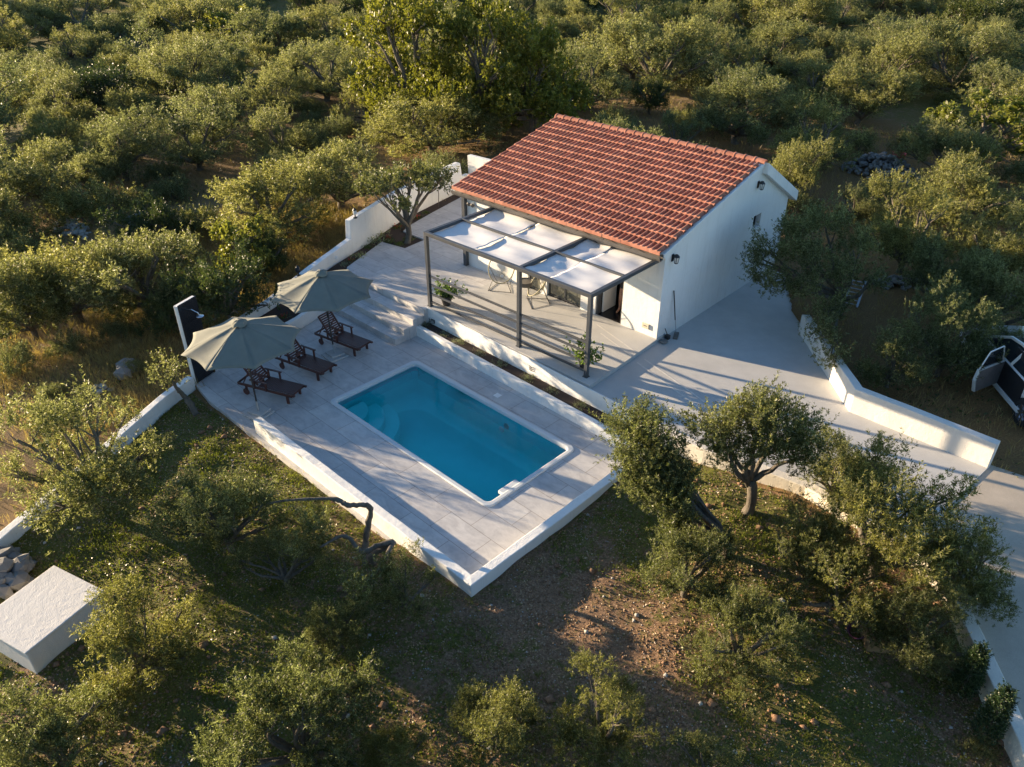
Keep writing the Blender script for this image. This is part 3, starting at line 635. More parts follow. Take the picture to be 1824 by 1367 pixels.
def bulkhead(px, py, label):
    r = ray(px, py); tt = (4.345 - CAM[1]) / r[1]; p = CAM + r * tt
    o = thing('step_light', tuple(p), label, 'wall lamp')
    m = MB(); m.box((0, -.01, 0), (.22, .02, .10)); m.build('back_plate', M['black'], o)
    m = MB(); m.lathe([(.06, -.045), (.055, -.04), (.055, .04), (.06, .045)], (0, -.01, 0), 16); m.build('diffuser', M['lampglass'], o)
    for z in (-.05, 0, .05):
        m = MB(); m.tube([(.11 * math.cos(a), -.02 - .08 * math.sin(a), z) for a in [math.pi * k / 8 for k in range(9)]], .008, 6); m.build('guard_bar', M['black'], o)
bulkhead(771, 571, 'black half-round wall lamp at the step end of the retaining wall')
bulkhead(950, 655, 'black half-round wall lamp halfway along the retaining wall')
o = thing('round_wall_light', (-5.62, 4.35, .95), 'small round white lamp on the boundary wall above the flower bed', 'wall lamp', R(-17))
m = MB(); m.lathe([(.001, .03), (.04, .028), (.06, 0)], (0, 0, 0), 16, Matrix.Rotation(R(90), 3, 'Y')); m.build('lens', M['wplastic'], o)
def post_lamp(p, label, globe=False):
    o = thing('post_lamp', p, label, 'lamp')
    m = MB(); m.lathe([(.001, 0), (.07, 0), (.07, .02), (.02, .03), (.02, .12), (.05, .13), (.001, .13)], (0, 0, 0), 12); m.build('foot', M['black'], o)
    m = MB(); m.lathe([(.001, .13), (.05, .13), (.065, .19), (.055, .27), (.001, .27)] if not globe else [(.001, .1), (.06, .12), (.09, .19), (.06, .26), (.001, .28)], (0, 0, 0), 12); m.build('lamp_glass', M['black'] if globe else M['lampglass'], o, smooth=globe)
    m = MB(); m.lathe([(.075, .27), (.03, .33), (.001, .35)], (0, 0, 0), 12); m.build('cap', M['black'], o)
post_lamp((-6.12, 5.60, 1.84), 'small dark lantern on the raised end of the boundary wall')
post_lamp((-5.35, 2.75, .92), 'dark ball lamp on the low boundary wall behind the far parasol', True)

# ------------------------------------------------------------------ leaf machinery
def leaves(P, D, Nn, Ln, Wd):
    """rhombic leaves: base P, direction D, normal Nn"""
    S = np.cross(D, Nn); S /= np.linalg.norm(S, axis=1, keepdims=True) + 1e-9
    a = P; b = P + D * (Ln * .45)[:, None] + S * (Wd * .5)[:, None] + Nn * (Ln * .06)[:, None]; c = P + D * Ln[:, None]; d = P + D * (Ln * .45)[:, None] - S * (Wd * .5)[:, None] + Nn * (Ln * .06)[:, None]
    V = np.stack([a, b, c, d], 1).reshape(-1, 3); Q = np.arange(len(V)).reshape(-1, 4); return V, Q
def unit(v): return v / (np.linalg.norm(v, axis=-1, keepdims=True) + 1e-9)
def sprigs(rs, B, D, Ls, K, ll, lw, spread=.9):
    n = len(B); t_ = rs.rand(n, K) * .85 + .15; A = rs.randn(n, K, 3); A = A - D[:, None] * (A * D[:, None]).sum(-1, keepdims=True); A = unit(A)
    bend = rs.randn(n, 1, 3) * .12
    P = B[:, None] + (D[:, None] + bend * t_[..., None]) * (Ls[:, None] * t_)[..., None]
    LD = unit(D[:, None] * .75 + A * spread + rs.randn(n, K, 3) * .15)
    Nn = unit(np.cross(LD, rs.randn(n, K, 3)))
    Nn = np.where(Nn[..., 2:] < -.2, -Nn, Nn)
    l_ = ll * rs.uniform(.7, 1.25, (n, K)); w_ = lw * rs.uniform(.75, 1.25, (n, K))
    return P.reshape(-1, 3), LD.reshape(-1, 3), Nn.reshape(-1, 3), l_.ravel(), w_.ravel()
def lobes_crown(seed, lobes, nsprig, K, ll, lw, slen=(.2, .36), up=.9, out=.6, shoots=.25, spread=.9, ns=15, tr=.13, th=.42):
    """a crown of flame-shaped tufts set over and inside the lobes"""
    rs = np.random.RandomState(seed); T = []; A = []; Hh = []
    vol = np.array([l[3] ** 2 for l in lobes]); vol = vol / vol.sum()
    for (cx, cy, cz, r, fz), q in zip(lobes, vol):
        n = max(4, int(nsprig * q / ns)); d = unit(rs.randn(n, 3)); d[:, 2] = np.where(d[:, 2] < -.25, -d[:, 2] * .6, d[:, 2]); d = unit(d)
        rad = r * rs.uniform(.45, 1.15, n) ** .6; T.append(np.array([cx, cy, cz]) + d * rad[:, None] * np.array([1, 1, fz])); A.append(unit(d * out + np.array([0, 0, up]) + rs.randn(n, 3) * .28))
        h_ = th * rs.uniform(.6, 1.15, n); Hh.append(np.where((rs.rand(n) < shoots) & (d[:, 2] > .1), h_ * 1.6, h_))
    T = np.concatenate(T); A = np.concatenate(A); Hh = np.concatenate(Hh); n = len(T); m_ = rs.randint(int(ns * .5), int(ns * 1.5), n)
    I = np.repeat(np.arange(n), m_); k = len(I); t_ = rs.rand(k) - .45; rw = tr * (1.15 - np.abs(t_) * 1.2)
    B = T[I] + A[I] * (Hh[I] * t_)[:, None] + rs.randn(k, 3) * rw[:, None]
    D = unit(A[I] + rs.randn(k, 3) * .38 + unit(B - T[I]) * .3); Lg = rs.uniform(*slen, k) * np.clip(Hh[I] / th, .8, 1.25); B = B - D * Lg[:, None] * .4
    return leaves(*sprigs(rs, B, D, Lg, K, ll, lw, spread))
def limbs(seed, lobes, h0=.75, r0=.13, lean=(0, 0), base=(0, 0, -.15)):
    rg = random.Random(seed); m = MB(); top = Vector((lean[0], lean[1], h0))
    def wob(a, b, n, amp):
        a, b = Vector(a), Vector(b); P = []
        off = Vector((rg.uniform(-1, 1), rg.uniform(-1, 1), rg.uniform(-.2, .6))) * amp
        for i in range(n + 1):
            t_ = i / n; P.append(a.lerp(b, t_) + off * math.sin(math.pi * t_) + Vector((rg.uniform(-1, 1), rg.uniform(-1, 1), rg.uniform(-1, 1))) * amp * .12 * (0 < i < n))
        return P
    P = wob(base, top, 6, .1); m.tube(P, [r0 * (1.35 - .5 * min(1, i / 2)) for i in range(7)], 9)
    for (cx, cy, cz, r, fz) in lobes:
        st_ = top + Vector((0, 0, -rg.uniform(0, .15))); en = Vector((cx, cy, cz)); P = wob(st_, en, 7, .22)
        rr0 = r0 * rg.uniform(.5, .72); m.tube(P, [rr0 * (1 - .75 * i / 7) for i in range(8)], 7)
        for _ in range(5):
            i = rg.randint(3, 7); q = P[i]; e = en + Vector((rg.uniform(-1, 1), rg.uniform(-1, 1), rg.uniform(-.4, 1))) * r * .85
            m.tube(wob(q, e, 4, .08), [rr0 * .32 * (1 - .8 * k / 4) for k in range(5)], 5)
    return m.mesh('trunk', True)
def rnd_lobes(seed, n, R0, hc, rl, fz=.85, flat=.6):
    rg = random.Random(seed); L_ = []
    for i in range(n):
        a = 2 * math.pi * i / n * 1.0 + rg.uniform(-.4, .4); rad = R0 * rg.uniform(.45, .72) if i < n - 2 else R0 * .15
        r = rl * rg.uniform(.75, 1.2); z = hc + rg.uniform(-.35, .35) * flat + (.35 if i >= n - 2 else 0)
        L_.append((rad * math.cos(a), rad * math.sin(a), z, r, fz))
    return L_
PROTO = {}
def proto(kind, lob, seed, nsprig, K, ll, lw, mat, h0=.75, r0=.13, **kw):
    V, Qd = lobes_crown(seed, lob, nsprig, K, ll, lw, **kw)
    if kind in ('olive', 'olive_loose', 'pale', 'fig', 'dark'):
        q = np.percentile(np.hypot(V[:, 0], V[:, 1]), 93) / 1.75; V = V / [q, q, 1]; lob = [(a / q, b / q, c, r, f) for a, b, c, r, f in lob]
    cm = npmesh('crown', V, Qd); cm.materials.append(M[mat])
    tm = limbs(seed, lob, h0, r0); tm.materials.append(M['bark']); PROTO.setdefault(kind, []).append((tm, cm))
def olive_lobes(seed, n, rl, top=2.3):
    rg = random.Random(seed); L_ = []
    for i in range(n):          # skirt of low hanging lobes
        a = 2 * math.pi * (i + rg.uniform(-.45, .45)) / n; rad = rg.uniform(.7, 1.45); L_.append((rad * math.cos(a), rad * math.sin(a), rg.uniform(.55, 1.35), rl * rg.uniform(.6, 1.15), rg.uniform(.8, 1.1)))
    for i in range(n - 2):      # upper lobes
        a = 2 * math.pi * (i + rg.uniform(-.45, .45)) / (n - 2) + .5; rad = rg.uniform(.3, 1.05); L_.append((rad * math.cos(a), rad * math.sin(a), rg.uniform(.7, 1.) * top, rl * rg.uniform(.5, 1.0), rg.uniform(.85, 1.2)))
    for i in range(4):          # stray branches
        a = rg.uniform(0, 6.28); rad = rg.uniform(1.3, 1.75); L_.append((rad * math.cos(a), rad * math.sin(a), rg.uniform(.9, 2.1), rl * rg.uniform(.28, .45), 1.1))
    return L_
for i, (n, rl, ns_) in enumerate(((6, .64, 2700), (5, .72, 2600), (7, .56, 2600), (5, .68, 2300), (4, .76, 2400), (7, .52, 2400), (5, .58, 2100), (6, .62, 2800))):
    proto('olive', olive_lobes(10 + i, n, rl, 2.1 + .12 * (i % 4)), 50 + i, ns_, 18, .082, .0185, 'olive', h0=.5)
for i in range(3): proto('olive_loose', olive_lobes(30 + i, 4, .48, 2.2), 80 + i, 1050, 17, .074, .022, 'olive', shoots=.5, h0=.5, th=.5)
for i in range(3): proto('pale', olive_lobes(40 + i, 7, .7, 2.7), 90 + i, 2300, 14, .092, .042, 'pale', up=.35, out=.9, slen=(.15, .3), th=.3, tr=.16)
proto('fig', olive_lobes(45, 5, .6, 2.3), 95, 420, 8, .15, .12, 'fig', up=.7, spread=1.3)
for i in range(2): proto('dark', olive_lobes(47 + i, 7, .7, 2.0), 97 + i * 20, 2200, 14, .08, .034, 'dark_leaf')
proto('bush', [(.6, 0, .55, .7, .8), (-.5, .4, .6, .75, .8), (-.2, -.6, .5, .7, .7), (.1, .1, .9, .7, .8), (.9, .8, .4, .5, .8), (-.9, -.3, .4, .6, .8)], 98, 1300, 16, .066, .022, 'olive', h0=.2, r0=.05)
proto('carob', [(-.9, .1, 1.9, .55, .7), (.5, .5, 2.1, .6, .7), (-.3, -.8, 2.0, .55, .7), (.9, -.5, 2.2, .5, .7), (0, 0, 2.35, .55, .7), (-.5, .9, 2.1, .5, .7), (1.2, .3, 2.05, .4, .7), (-1.3, -.5, 1.8, .45, .7)], 99, 420, 15, .085, .045, 'carob', h0=1.0, r0=.12, up=.5, spread=1.1)
cat_of = dict(olive='olive tree', olive_loose='olive tree', pale='tree', fig='fig tree', dark='tree', bush='shrub', carob='tree')
nm_of = dict(olive='olive_tree', olive_loose='olive_tree', pale='broadleaf_tree', fig='fig_tree', dark='dark_tree', bush='shrub', carob='young_tree')
rt = random.Random(7); TREES = []
def tree_at(kind, x, y, s, label, group=None, rz=None, k=None, sz=1., z=None, parts=True):
    pr = PROTO[kind]; tm, cm = pr[k % len(pr)] if k is not None else rt.choice(pr)
    z = g1(x, y) - .03 if z is None else z
    o = thing(nm_of[kind], (x, y, z), label, cat_of[kind], rt.uniform(0, 6.28) if rz is None else rz, group)
    o.scale = (s, s * rt.uniform(.93, 1.07), s * sz)
    obj('trunk', tm, None, o); obj('crown', cm, None, o); TREES.append((x, y, 1.75 * s)); return o
def tree_px(kind, px, py, hw, label, group=None, hc=1.75, **k):
    s = 1.; szk = k.pop('sz', None); gz = .3
    for _ in range(14):
        sz = szk or min(1.15, max(.6, s ** -.8))
        P = un(px, py, min(gz + hc * s * sz, 6.)); d = (P - CAM) @ FWD; s = .5 * s + .5 * hw * d / F_PX / 1.75; gz = .5 * gz + .5 * g1(P[0], P[1])
    return tree_at(kind, P[0], P[1], s, label, group, sz=sz, **k)

# ------------------------------------------------------------------ loungers
def make_lounger(label):
    o = thing('sun_lounger', (0, 0, 0), label, 'sun lounger', 0, 'wooden sun loungers by the pool'); wd = M['wood']
    m = MB()
    for s in (-1, 1): m.beam((-.875, s * .27, .27), (.83, s * .27, .27), .035, .07)
    m.beam((-.875, -.27, .27), (-.875, .27, .27), .035, .05); m.beam((.80, -.27, .27), (.80, .27, .27), .035, .06)
    for s in (-1, 1): m.beam((.80, s * .25, .285), (.90, s * .25, .285), .06, .045)
    m.build('frame', wd, o, bevel=.006)
    m = MB()
    for i in range(19): m.box((-.20 + i * .0565, 0, .315), (.042, .5, .016))
    m.build('seat_slats', wd, o)
    A = R(52); bx, bz = -.24, .33; bo = MB()
    f = lambda t_, y, k=0: (bx - t_ * math.cos(A) - k * math.sin(A) * 0, y, bz + t_ * math.sin(A))
    for s in (-1, 1): bo.beam(f(0, s * .235), f(.68, s * .235), .035, .04)
    for i in range(11): bo.beam(f(.05 + i * .062, -.22), f(.05 + i * .062, .22), .012, .042) if False else bo.box(f(.05 + i * .062, 0), (.012, .44, .042), m=Matrix.Rotation(-(math.pi / 2 - A), 3, 'Y'))
    bo.build('backrest', wd, o)
    for s in (-1, 1): m = MB(); m.beam(f(.42, s * .2), (-.74, s * .2, .27), .025, .025); m.build('backrest_strut', wd, o)
    for s in (-1, 1):
        m = MB(); m.beam((-.42, s * .305, .50), (.12, s * .305, .50), .055, .025); m.beam((-.30, s * .295, .25), (-.30, s * .295, .49), .035, .045); m.beam((.06, s * .295, .25), (.06, s * .295, .49), .035, .045)
        m.build('armrest', wd, o, bevel=.004)
        m = MB(); m.box((.66, s * .25, .125), (.07, .04, .25)); m.build('leg', wd, o, bevel=.004)
        m = MB(); m.lathe([(.001, -.018), (.085, -.018), (.095, -.01), (.095, .01), (.085, .018), (.001, .018)], (-.60, s * .31, .095), 20, Matrix.Rotation(R(90), 3, 'X')); m.box((-.60, s * .28, .18), (.06, .03, .19)); m.build('wheel', wd, o)
    return o
L0 = make_lounger('dark red slatted lounger nearest the shower, its head under the front parasol')
L1 = copy_tree(L0); L2 = copy_tree(L0)
L1['label'] = 'dark red slatted lounger in the middle of the three, half hidden by the front parasol'
L2['label'] = 'dark red slatted lounger nearest the stone steps, under the rear parasol'
for o, (cx, cy), a in ((L0, (-.43, -.72), 21.5), (L1, (-.82, .42), 13.2), (L2, (-1.17, 1.86), 10)):
    a = R(a); ox, oy = .875, -.3; o.location = (cx - ox * math.cos(a) + oy * math.sin(a), cy - ox * math.sin(a) - oy * math.cos(a), 0); o.rotation_euler.z = a

# ------------------------------------------------------------------ parasols
def parasol(base, top, ph, label, brz):
    o = thing('parasol', (base[0], base[1], 0), label, 'parasol', 0, 'grey-green parasols over the loungers')
    tx, ty = top[0] - base[0], top[1] - base[1]; zt, zr, Rr_ = 2.40, 1.90, 1.44
    m = MB(); m.box((0, 0, .025), (.56, .56, .05), rz=brz); m.box((-.02, .04, .075), (.40, .40, .05), rz=brz); m.build('base_slab', M['umb_base'], o, bevel=.008)
    m = MB(); m.tube([(0, 0, .1), (tx * .12, ty * .12, .36)], .026, 10); m.build('pole_socket', M['galv'], o)
    m = MB(); m.tube([(tx * .1, ty * .1, .3), (tx, ty, zt)], .021, 10); m.build('pole', M['black'], o)
    m = MB(); c = (tx * .5, ty * .5, 1.22); m.lathe([(.001, -.08), (.035, -.07), (.035, .07), (.001, .08)], c, 10); m.tube([c, (c[0] + .08, c[1] - .03, c[2]), (c[0] + .08, c[1] - .03, c[2] + .07)], .009, 6); m.build('crank', M['black'], o)
    NS, NR_ = 8, 10; V = []; F = []; seg = 8
    for k_ in range(8 * (seg + 1)):
        pn, t_ = k_ // (seg + 1), (k_ % (seg + 1)) / seg; k = pn * seg + t_ * seg; a = ph + 2 * math.pi * (pn + t_) / 8; ci = math.cos(math.pi / 8) / math.cos(2 * math.pi / 8 * (t_ - .5)); sg = 4 * t_ * (1 - t_)
        for j in range(NR_ + 1):
            q = (j + .6) / (NR_ + .6); r_ = Rr_ * q * ci * (1 - .075 * sg * q ** 2.5); z = zt - (zt - zr) * q ** 1.06 + .02 * math.sin(math.pi * q) - .075 * sg * q * (1 - q) * 2 - .02 * sg * q + .022 * sg * q ** 6 + .006 * math.sin(q * 14 + k * .9) * sg
            V.append((tx * 1.0 + r_ * math.cos(a), ty * 1.0 + r_ * math.sin(a), z))
    K = NR_ + 1; n = 8 * seg
    F = [(k * K + j, k * K + j + 1, (k + 1) * K + j + 1, (k + 1) * K + j) for k in range(8 * (seg + 1) - 1) if (k + 1) % (seg + 1) for j in range(NR_)]
    c = MB().add(V, F).build('canopy', M['canvas'], o, smooth=True); s_ = c.modifiers.new('s', 'SOLIDIFY'); s_.thickness = .004
    m = MB(); V = []
    for k in range(32):
        a = 2 * math.pi * k / 32; wv = 1 + .10 * math.sin(4 * a + ph) + .05 * math.sin(9 * a)
        for r_, z in ((.03, .085), (.09, .075), (.155, .035), (.185, -.025)): V.append((tx + r_ * wv * math.cos(a), ty + r_ * wv * math.sin(a), zt + z + .012 * math.sin(5 * a)))
    m.add(V, [(k * 4 + j, k * 4 + j + 1, ((k + 1) % 32) * 4 + j + 1, ((k + 1) % 32) * 4 + j) for k in range(32) for j in range(3)]); m.lathe([(.001, .10), (.035, .09), (.035, .08)], (tx, ty, zt), 12)
    cp = m.build('vent_cap', M['canvas'], c, smooth=True); cp.parent = c
    for k in range(8):
        a = ph + k * math.pi / 4; m = MB(); m.beam((tx + .04 * math.cos(a), ty + .04 * math.sin(a), zt - .03), (tx + Rr_ * .98 * math.cos(a), ty + Rr_ * .98 * math.sin(a), zr - .012), .012, .016)
        m.beam((tx * .75 + .03 * math.cos(a), ty * .75 + .03 * math.sin(a), zt - .5), (tx + Rr_ * .5 * math.cos(a), ty + Rr_ * .5 * math.sin(a), (zt + zr) / 2 - .01), .01, .012); m.build('rib', M['black'], o)
    return o
parasol((-.78, -1.52), (-1.12, -1.38), R(71), 'front grey-green parasol nearest the outdoor shower, partly hiding the first lounger', R(15))
parasol((-1.80, 1.48), (-2.12, 1.60), R(71), 'rear grey-green parasol in front of the stone steps', R(-5))

# ------------------------------------------------------------------ outdoor shower
o = thing('outdoor_shower', (-3.36, -1.62, 0), 'outdoor shower on an upright slab faced with black marble tile', 'shower', R(111))
m = MB(); m.box((0, .07, 1.10), (.66, .12, 2.36)); m.build('slab', M['white'], o, bevel=.008)
m = MB()
for i in range(4):
    for j in range(2): m.box((-.16 + .32 * j, -.002, .29 + i * .575), (.316, .022, .571))
m.build('black_tile_facing', M['dark_tile'], o)
m = MB(); m.tube([(-.06, -.01, 2.08), (-.06, -.16, 2.12), (-.05, -.34, 2.06), (-.04, -.38, 1.98)], .013, 8); m.lathe([(.001, .02), (.03, .015), (.10, -.005), (.10, -.015), (.001, -.015)], (-.04, -.38, 1.97), 18); m.build('shower_head', M['steel'], o, smooth=False)
m = MB(); m.lathe([(.001, .03), (.05, .03), (.05, 0)], (0, -.015, 1.1), 14, Matrix.Rotation(R(90), 3, 'X')); m.build('tap', M['steel'], o)

# ------------------------------------------------------------------ egg chairs, table, pots, broom
def make_chair(label):
    o = thing('egg_chair', (0, 0, 0), label, 'chair', 0, 'round string chairs on the patio'); c = Vector((0, 0, .66)); tl = R(52)
    X_ = Vector((0, 1, 0)); Y_ = Vector((-math.sin(math.pi / 2 - tl), 0, math.cos(math.pi / 2 - tl))); N_ = X_.cross(Y_)
    hoop = lambda a, k=1.: c + X_ * (.40 * k * math.cos(a) * (1 + .05 * math.sin(a))) + Y_ * (.46 * k * math.sin(a))
    m = MB(); m.tube([hoop(2 * math.pi * i / 40) for i in range(41)], .016, 8); m.build('hoop', M['cord'], o, smooth=True)
    sc_ = c - Y_ * .16 + (N_ if N_.z < 0 else -N_) * .26; m = MB()
    for i in range(44):
        a = 2 * math.pi * i / 44; e = sc_ + X_ * .05 * math.cos(a) + Y_ * .05 * math.sin(a); m.tube([hoop(a), hoop(a).lerp(e, .5) + (sc_ - c) * .10, e], .0035, 4, False)
    m.build('cords', M['cord'], o)
    m = MB(); m.tube([sc_ + X_ * .05 * math.cos(2 * math.pi * i / 12) + Y_ * .05 * math.sin(2 * math.pi * i / 12) for i in range(13)], .01, 6); m.build('seat_ring', M['wplastic'], o)
    for a, f in ((R(235), (.25, -.36)), (R(305), (.25, .36)), (R(170), (-.34, -.20)), (R(10), (-.34, .20))):
        m = MB(); m.tube([hoop(a), (f[0], f[1], .0)], .009, 6); m.build('leg', M['black'], o)
    m = MB(); m.tube([(.25, -.36, .01), (.25, .36, .01), (-.34, .20, .01), (-.34, -.20, .01), (.25, -.36, .01)], .007, 6); m.build('foot_rail', M['black'], o)
    return o
c0 = make_chair('round string chair on the left, its back near the white house wall'); c0.location = (-.42, 6.78, .744); c0.rotation_euler.z = R(-58)
c1 = copy_tree(c0); c1['label'] = 'round string chair on the right, in front of the glazed windows'; c1.location = (1.05, 6.82, .744); c1.rotation_euler.z = R(-125)
o = thing('side_table', (.50, 6.86, .744), 'small round dark side table between the two string chairs', 'table')
m = MB(); m.lathe([(.001, .50), (.23, .50), (.235, .53), (.225, .53), (.22, .51), (.001, .51)], (0, 0, 0), 24); m.lathe([(.23, .40), (.235, .52), (.22, .52)], (0, 0, 0), 24); m.build('tabletop', M['gutter'], o)
for k in range(3):
    a = R(100 + k * 120); m = MB(); m.tube([(.19 * math.cos(a), .19 * math.sin(a), .5), (.22 * math.cos(a), .22 * math.sin(a), 0)], .007, 6); m.build('leg', M['black'], o)
def plant(name, loc, label, cat, mat, n, ll, lw, h, spread, seed, group=None, K=10, up=1.):
    rs = np.random.RandomState(seed); B = np.zeros((n, 3)); B[:, :2] = rs.randn(n, 2) * spread * .22; D = unit(np.concatenate([rs.randn(n, 2) * spread, np.full((n, 1), up)], 1)); Lg = rs.uniform(.6, 1.1, n) * h
    V, Qd = leaves(*sprigs(rs, B, D, Lg, K, ll, lw)); me = npmesh('foliage', V, Qd); return me
def potted(loc, label, seed, sc):
    o = thing('potted_plant', loc, label, 'potted plant')
    m = MB(); m.lathe([(.001, 0), (.11, 0), (.19, .30), (.205, .30), (.205, .33), (.17, .33), (.165, .28), (.001, .27)], (0, 0, 0), 20); m.build('pot', M['black'], o)
    me = plant('f', loc, '', '', 'pot_leaf', 46, .10, .05, .62 * sc, .75, seed, K=11); f = obj('foliage', me, M['pot_leaf'], o); f.location = (0, 0, .27)
potted((-.80, 4.86, .744), 'leafy green plant in a dark pot behind the left pergola post', 5, .8)
potted((4.42, 4.93, .744), 'spreading leafy plant in a dark pot beside the right pergola post', 6, .85)
o = thing('broom', H(.22, .66, .638), 'long-handled flat broom leaning on the gable wall', 'broom', HA)
m = MB(); m.box((0, 0, .02), (.13, .38, .04), rz=R(25)); m.build('head', M['gutter'], o, bevel=.004)
m = MB(); m.tube([(0, 0, .03), (-.07, -.03, .52)], .011, 8); m.build('lower_handle', M['steel'], o)
m = MB(); m.tube([(-.07, -.03, .50), (-.19, -.08, 1.36)], .016, 8); m.build('handle_grip', M['black'], o)
o = thing('hand_brush', H(.12, .38, .638), 'small black dustpan and brush standing against the gable wall foot', 'brush', HA)
m = MB(); m.box((0, 0, .06), (.14, .12, .12)); m.build('pan', M['black'], o, bevel=.02); m = MB(); m.tube([(0, 0, .1), (-.05, -.1, .34)], .012, 6); m.build('handle', M['black'], o)
m = MB(); m.lathe([(.001, 0), (.08, 0), (.12, .05), (.10, .055), (.001, .03)], (0, 0, 0), 18); o = tag(m.build('bowl', M['dark_stone'], None, smooth=True), 'small dark pet bowl on the ground at the house corner', 'bowl'); o.location = H(.17, .12, .638)

# person just inside the doorway (only the legs show under the pergola beam)
def skin_body(name, verts, edges, rad, mat, parent, sub=2):
    me = bpy.data.meshes.new(name); me.from_pydata(verts, edges, []); o = obj(name, me, mat, parent); sk = o.modifiers.new('skin', 'SKIN')
    for i, r_ in enumerate(rad): me.skin_vertices[0].data[i].radius = (r_, r_) if not isinstance(r_, tuple) else r_
    me.skin_vertices[0].data[0].use_root = True; s_ = o.modifiers.new('sub', 'SUBSURF'); s_.levels = sub; s_.render_levels = sub; return o
p = thing('person', H(-1.62, .75, .757), 'barelegged person in dark clothes standing just inside the open patio door', 'person', R(-80))
vs = [(0, 0, .92), (0, .09, .86), (.01, .10, .50), (-.02, .10, .09), (.10, .11, .03), (.17, .11, .02), (0, -.09, .86), (.10, -.10, .50), (.10, -.10, .09), (.22, -.11, .03), (.28, -.11, .02), (0, 0, 1.12), (0, 0, 1.34), (0, 0, 1.44), (.01, 0, 1.52), (.02, 0, 1.60), (.02, 0, 1.68),
      (0, .17, 1.38), (-.02, .23, 1.12), (.10, .20, .90), (.15, .19, .83), (0, -.17, 1.38), (-.02, -.24, 1.12), (.08, -.24, .90), (.12, -.24, .83)]
es = [(0, 1), (1, 2), (2, 3), (3, 4), (4, 5), (0, 6), (6, 7), (7, 8), (8, 9), (9, 10), (0, 11), (11, 12), (12, 13), (13, 14), (14, 15), (15, 16), (12, 17), (17, 18), (18, 19), (19, 20), (12, 21), (21, 22), (22, 23), (23, 24)]
rd = [.12, .085, .055, .038, .035, .028, .085, .055, .038, .035, .028, .11, .12, .05, .055, .09, .075, .055, .042, .03, .033, .055, .042, .03, .033]
skin_body('body', vs, es, rd, M['skin'], p)
for s, (hx, hz) in ((1, (.15, .80)), (-1, (.12, .80))):
    for k in range(5): pass
skin_body('dress', [(0, 0, .98), (0, 0, .70), (0, 0, 1.15), (0, 0, 1.36)], [(0, 1), (0, 2), (2, 3)], [(.15, .19), (.17, .24), (.125, .16), (.10, .17)], M['cloth_dark'], p)
m = MB(); m.lathe([(.001, .13), (.07, .11), (.10, .04), (.10, -.06), (.06, -.12)], (-.012, 0, 1.66), 14); m.build('hair', M['hair'], p, smooth=True)

# ------------------------------------------------------------------ cistern, stones, crate, ladder
o = thing('concrete_cistern', (2.30, -7.55, -.35), 'pale cube-shaped concrete cistern standing in the grass', 'cistern', R(17))
m = MB(); m.box((0, -.10, .34), (1.32, 1.5, .70)); m.build('body', M['offwhite'], o, bevel=.02)
m = MB(); m.box((0, -.10, .713), (1.38, 1.56, .05)); m.build('lid', M['offwhite'], o, bevel=.015)
def stones(name, x, y, rx, ry, hz, n, label, mat, seed, sz=(.12, .28), cat='stone heap', rz=0, flat=.7):
    rg = random.Random(seed); bm = bmesh.new(); z0 = g1(x, y)
    for _ in range(n):
        a = rg.uniform(0, 6.28); q = math.sqrt(rg.random()); px, py = rx * q * math.cos(a), ry * q * math.sin(a); s = rg.uniform(*sz)
        px, py = px * math.cos(rz) - py * math.sin(rz), px * math.sin(rz) + py * math.cos(rz)
        z = hz * (1 - q ** 2) * rg.uniform(.6, 1) + s * .2
        g = bmesh.ops.create_icosphere(bm, subdivisions=1, radius=s); Mx = Matrix.Translation((px, py, z)) @ Matrix.Rotation(rg.uniform(0, 6), 4, 'Z') @ Matrix.Rotation(rg.uniform(-.5, .5), 4, 'X') @ Matrix.Diagonal((1, rg.uniform(.6, .95), rg.uniform(.45, flat), 1))
        for v in g['verts']: v.co = Mx @ (v.co * rg.uniform(.8, 1.15))
    me = bpy.data.meshes.new(name); bm.to_mesh(me); bm.free(); o = obj(name, me, M[mat]); o.location = (x, y, z0 - .05); return tag(o, label, cat)
stones('stone_heap', 3.3, 26.3, 1.7, 1.0, .9, 420, 'dry heap of grey field stones beyond the house on the right', 'dark_stone', 1, (.09, .17))
p_ = un(1625, 502, .8); stones('stone_heap', p_[0], p_[1], 1.5, .4, .3, 120, 'low row of grey stones under the olives right of the gable', 'dark_stone', 2, (.07, .15), rz=R(40))
p_ = un(255, 372, .2); stones('rubble_patch', p_[0], p_[1], 1.2, .7, .25, 160, 'patch of grey rubble in the dry grass at the left', 'dark_stone', 3, (.06, .14))
p_ = un(120, 385, .2); stones('rubble_patch', p_[0], p_[1], 1.3, .5, .3, 60, 'pale stones behind the big left olive tree', 'stone', 13, (.08, .2))
p_ = un(990, 187, .9); stones('boulder', p_[0], p_[1], .6, .35, .45, 14, 'pale boulder under the tall light green trees', 'stone', 4, (.25, .45))
p_ = un(1235, 215, .9); stones('stone_heap', p_[0], p_[1], 1.2, .5, .35, 60, 'scattered stones behind the roof ridge', 'dark_stone', 5, (.1, .22))
p_ = un(18, 1035, -.2); stones('rubble_wall', p_[0] - .2, p_[1] - .1, .75, .55, .35, 46, 'rough rubble wall beside the concrete cistern', 'dark_stone', 6, (.14, .26), 'rubble wall')
p_ = un(225, 660, 0); stones('boulder', p_[0], p_[1], .35, .3, .25, 6, 'weathered boulder in the dry grass left of the shower', 'dark_stone', 7, (.2, .35))
p_ = un(200, 690, 0); stones('rock', p_[0] - .2, p_[1] - .2, .3, .2, .12, 5, 'flat rock at the foot of the boulder left of the shower', 'stone', 8, (.12, .22))
p_ = un(398, 152, .6); stones('stone_heap', p_[0], p_[1], 1.4, .6, .5, 50, 'small grey stone heap in the far left grove', 'dark_stone', 9, (.15, .3))
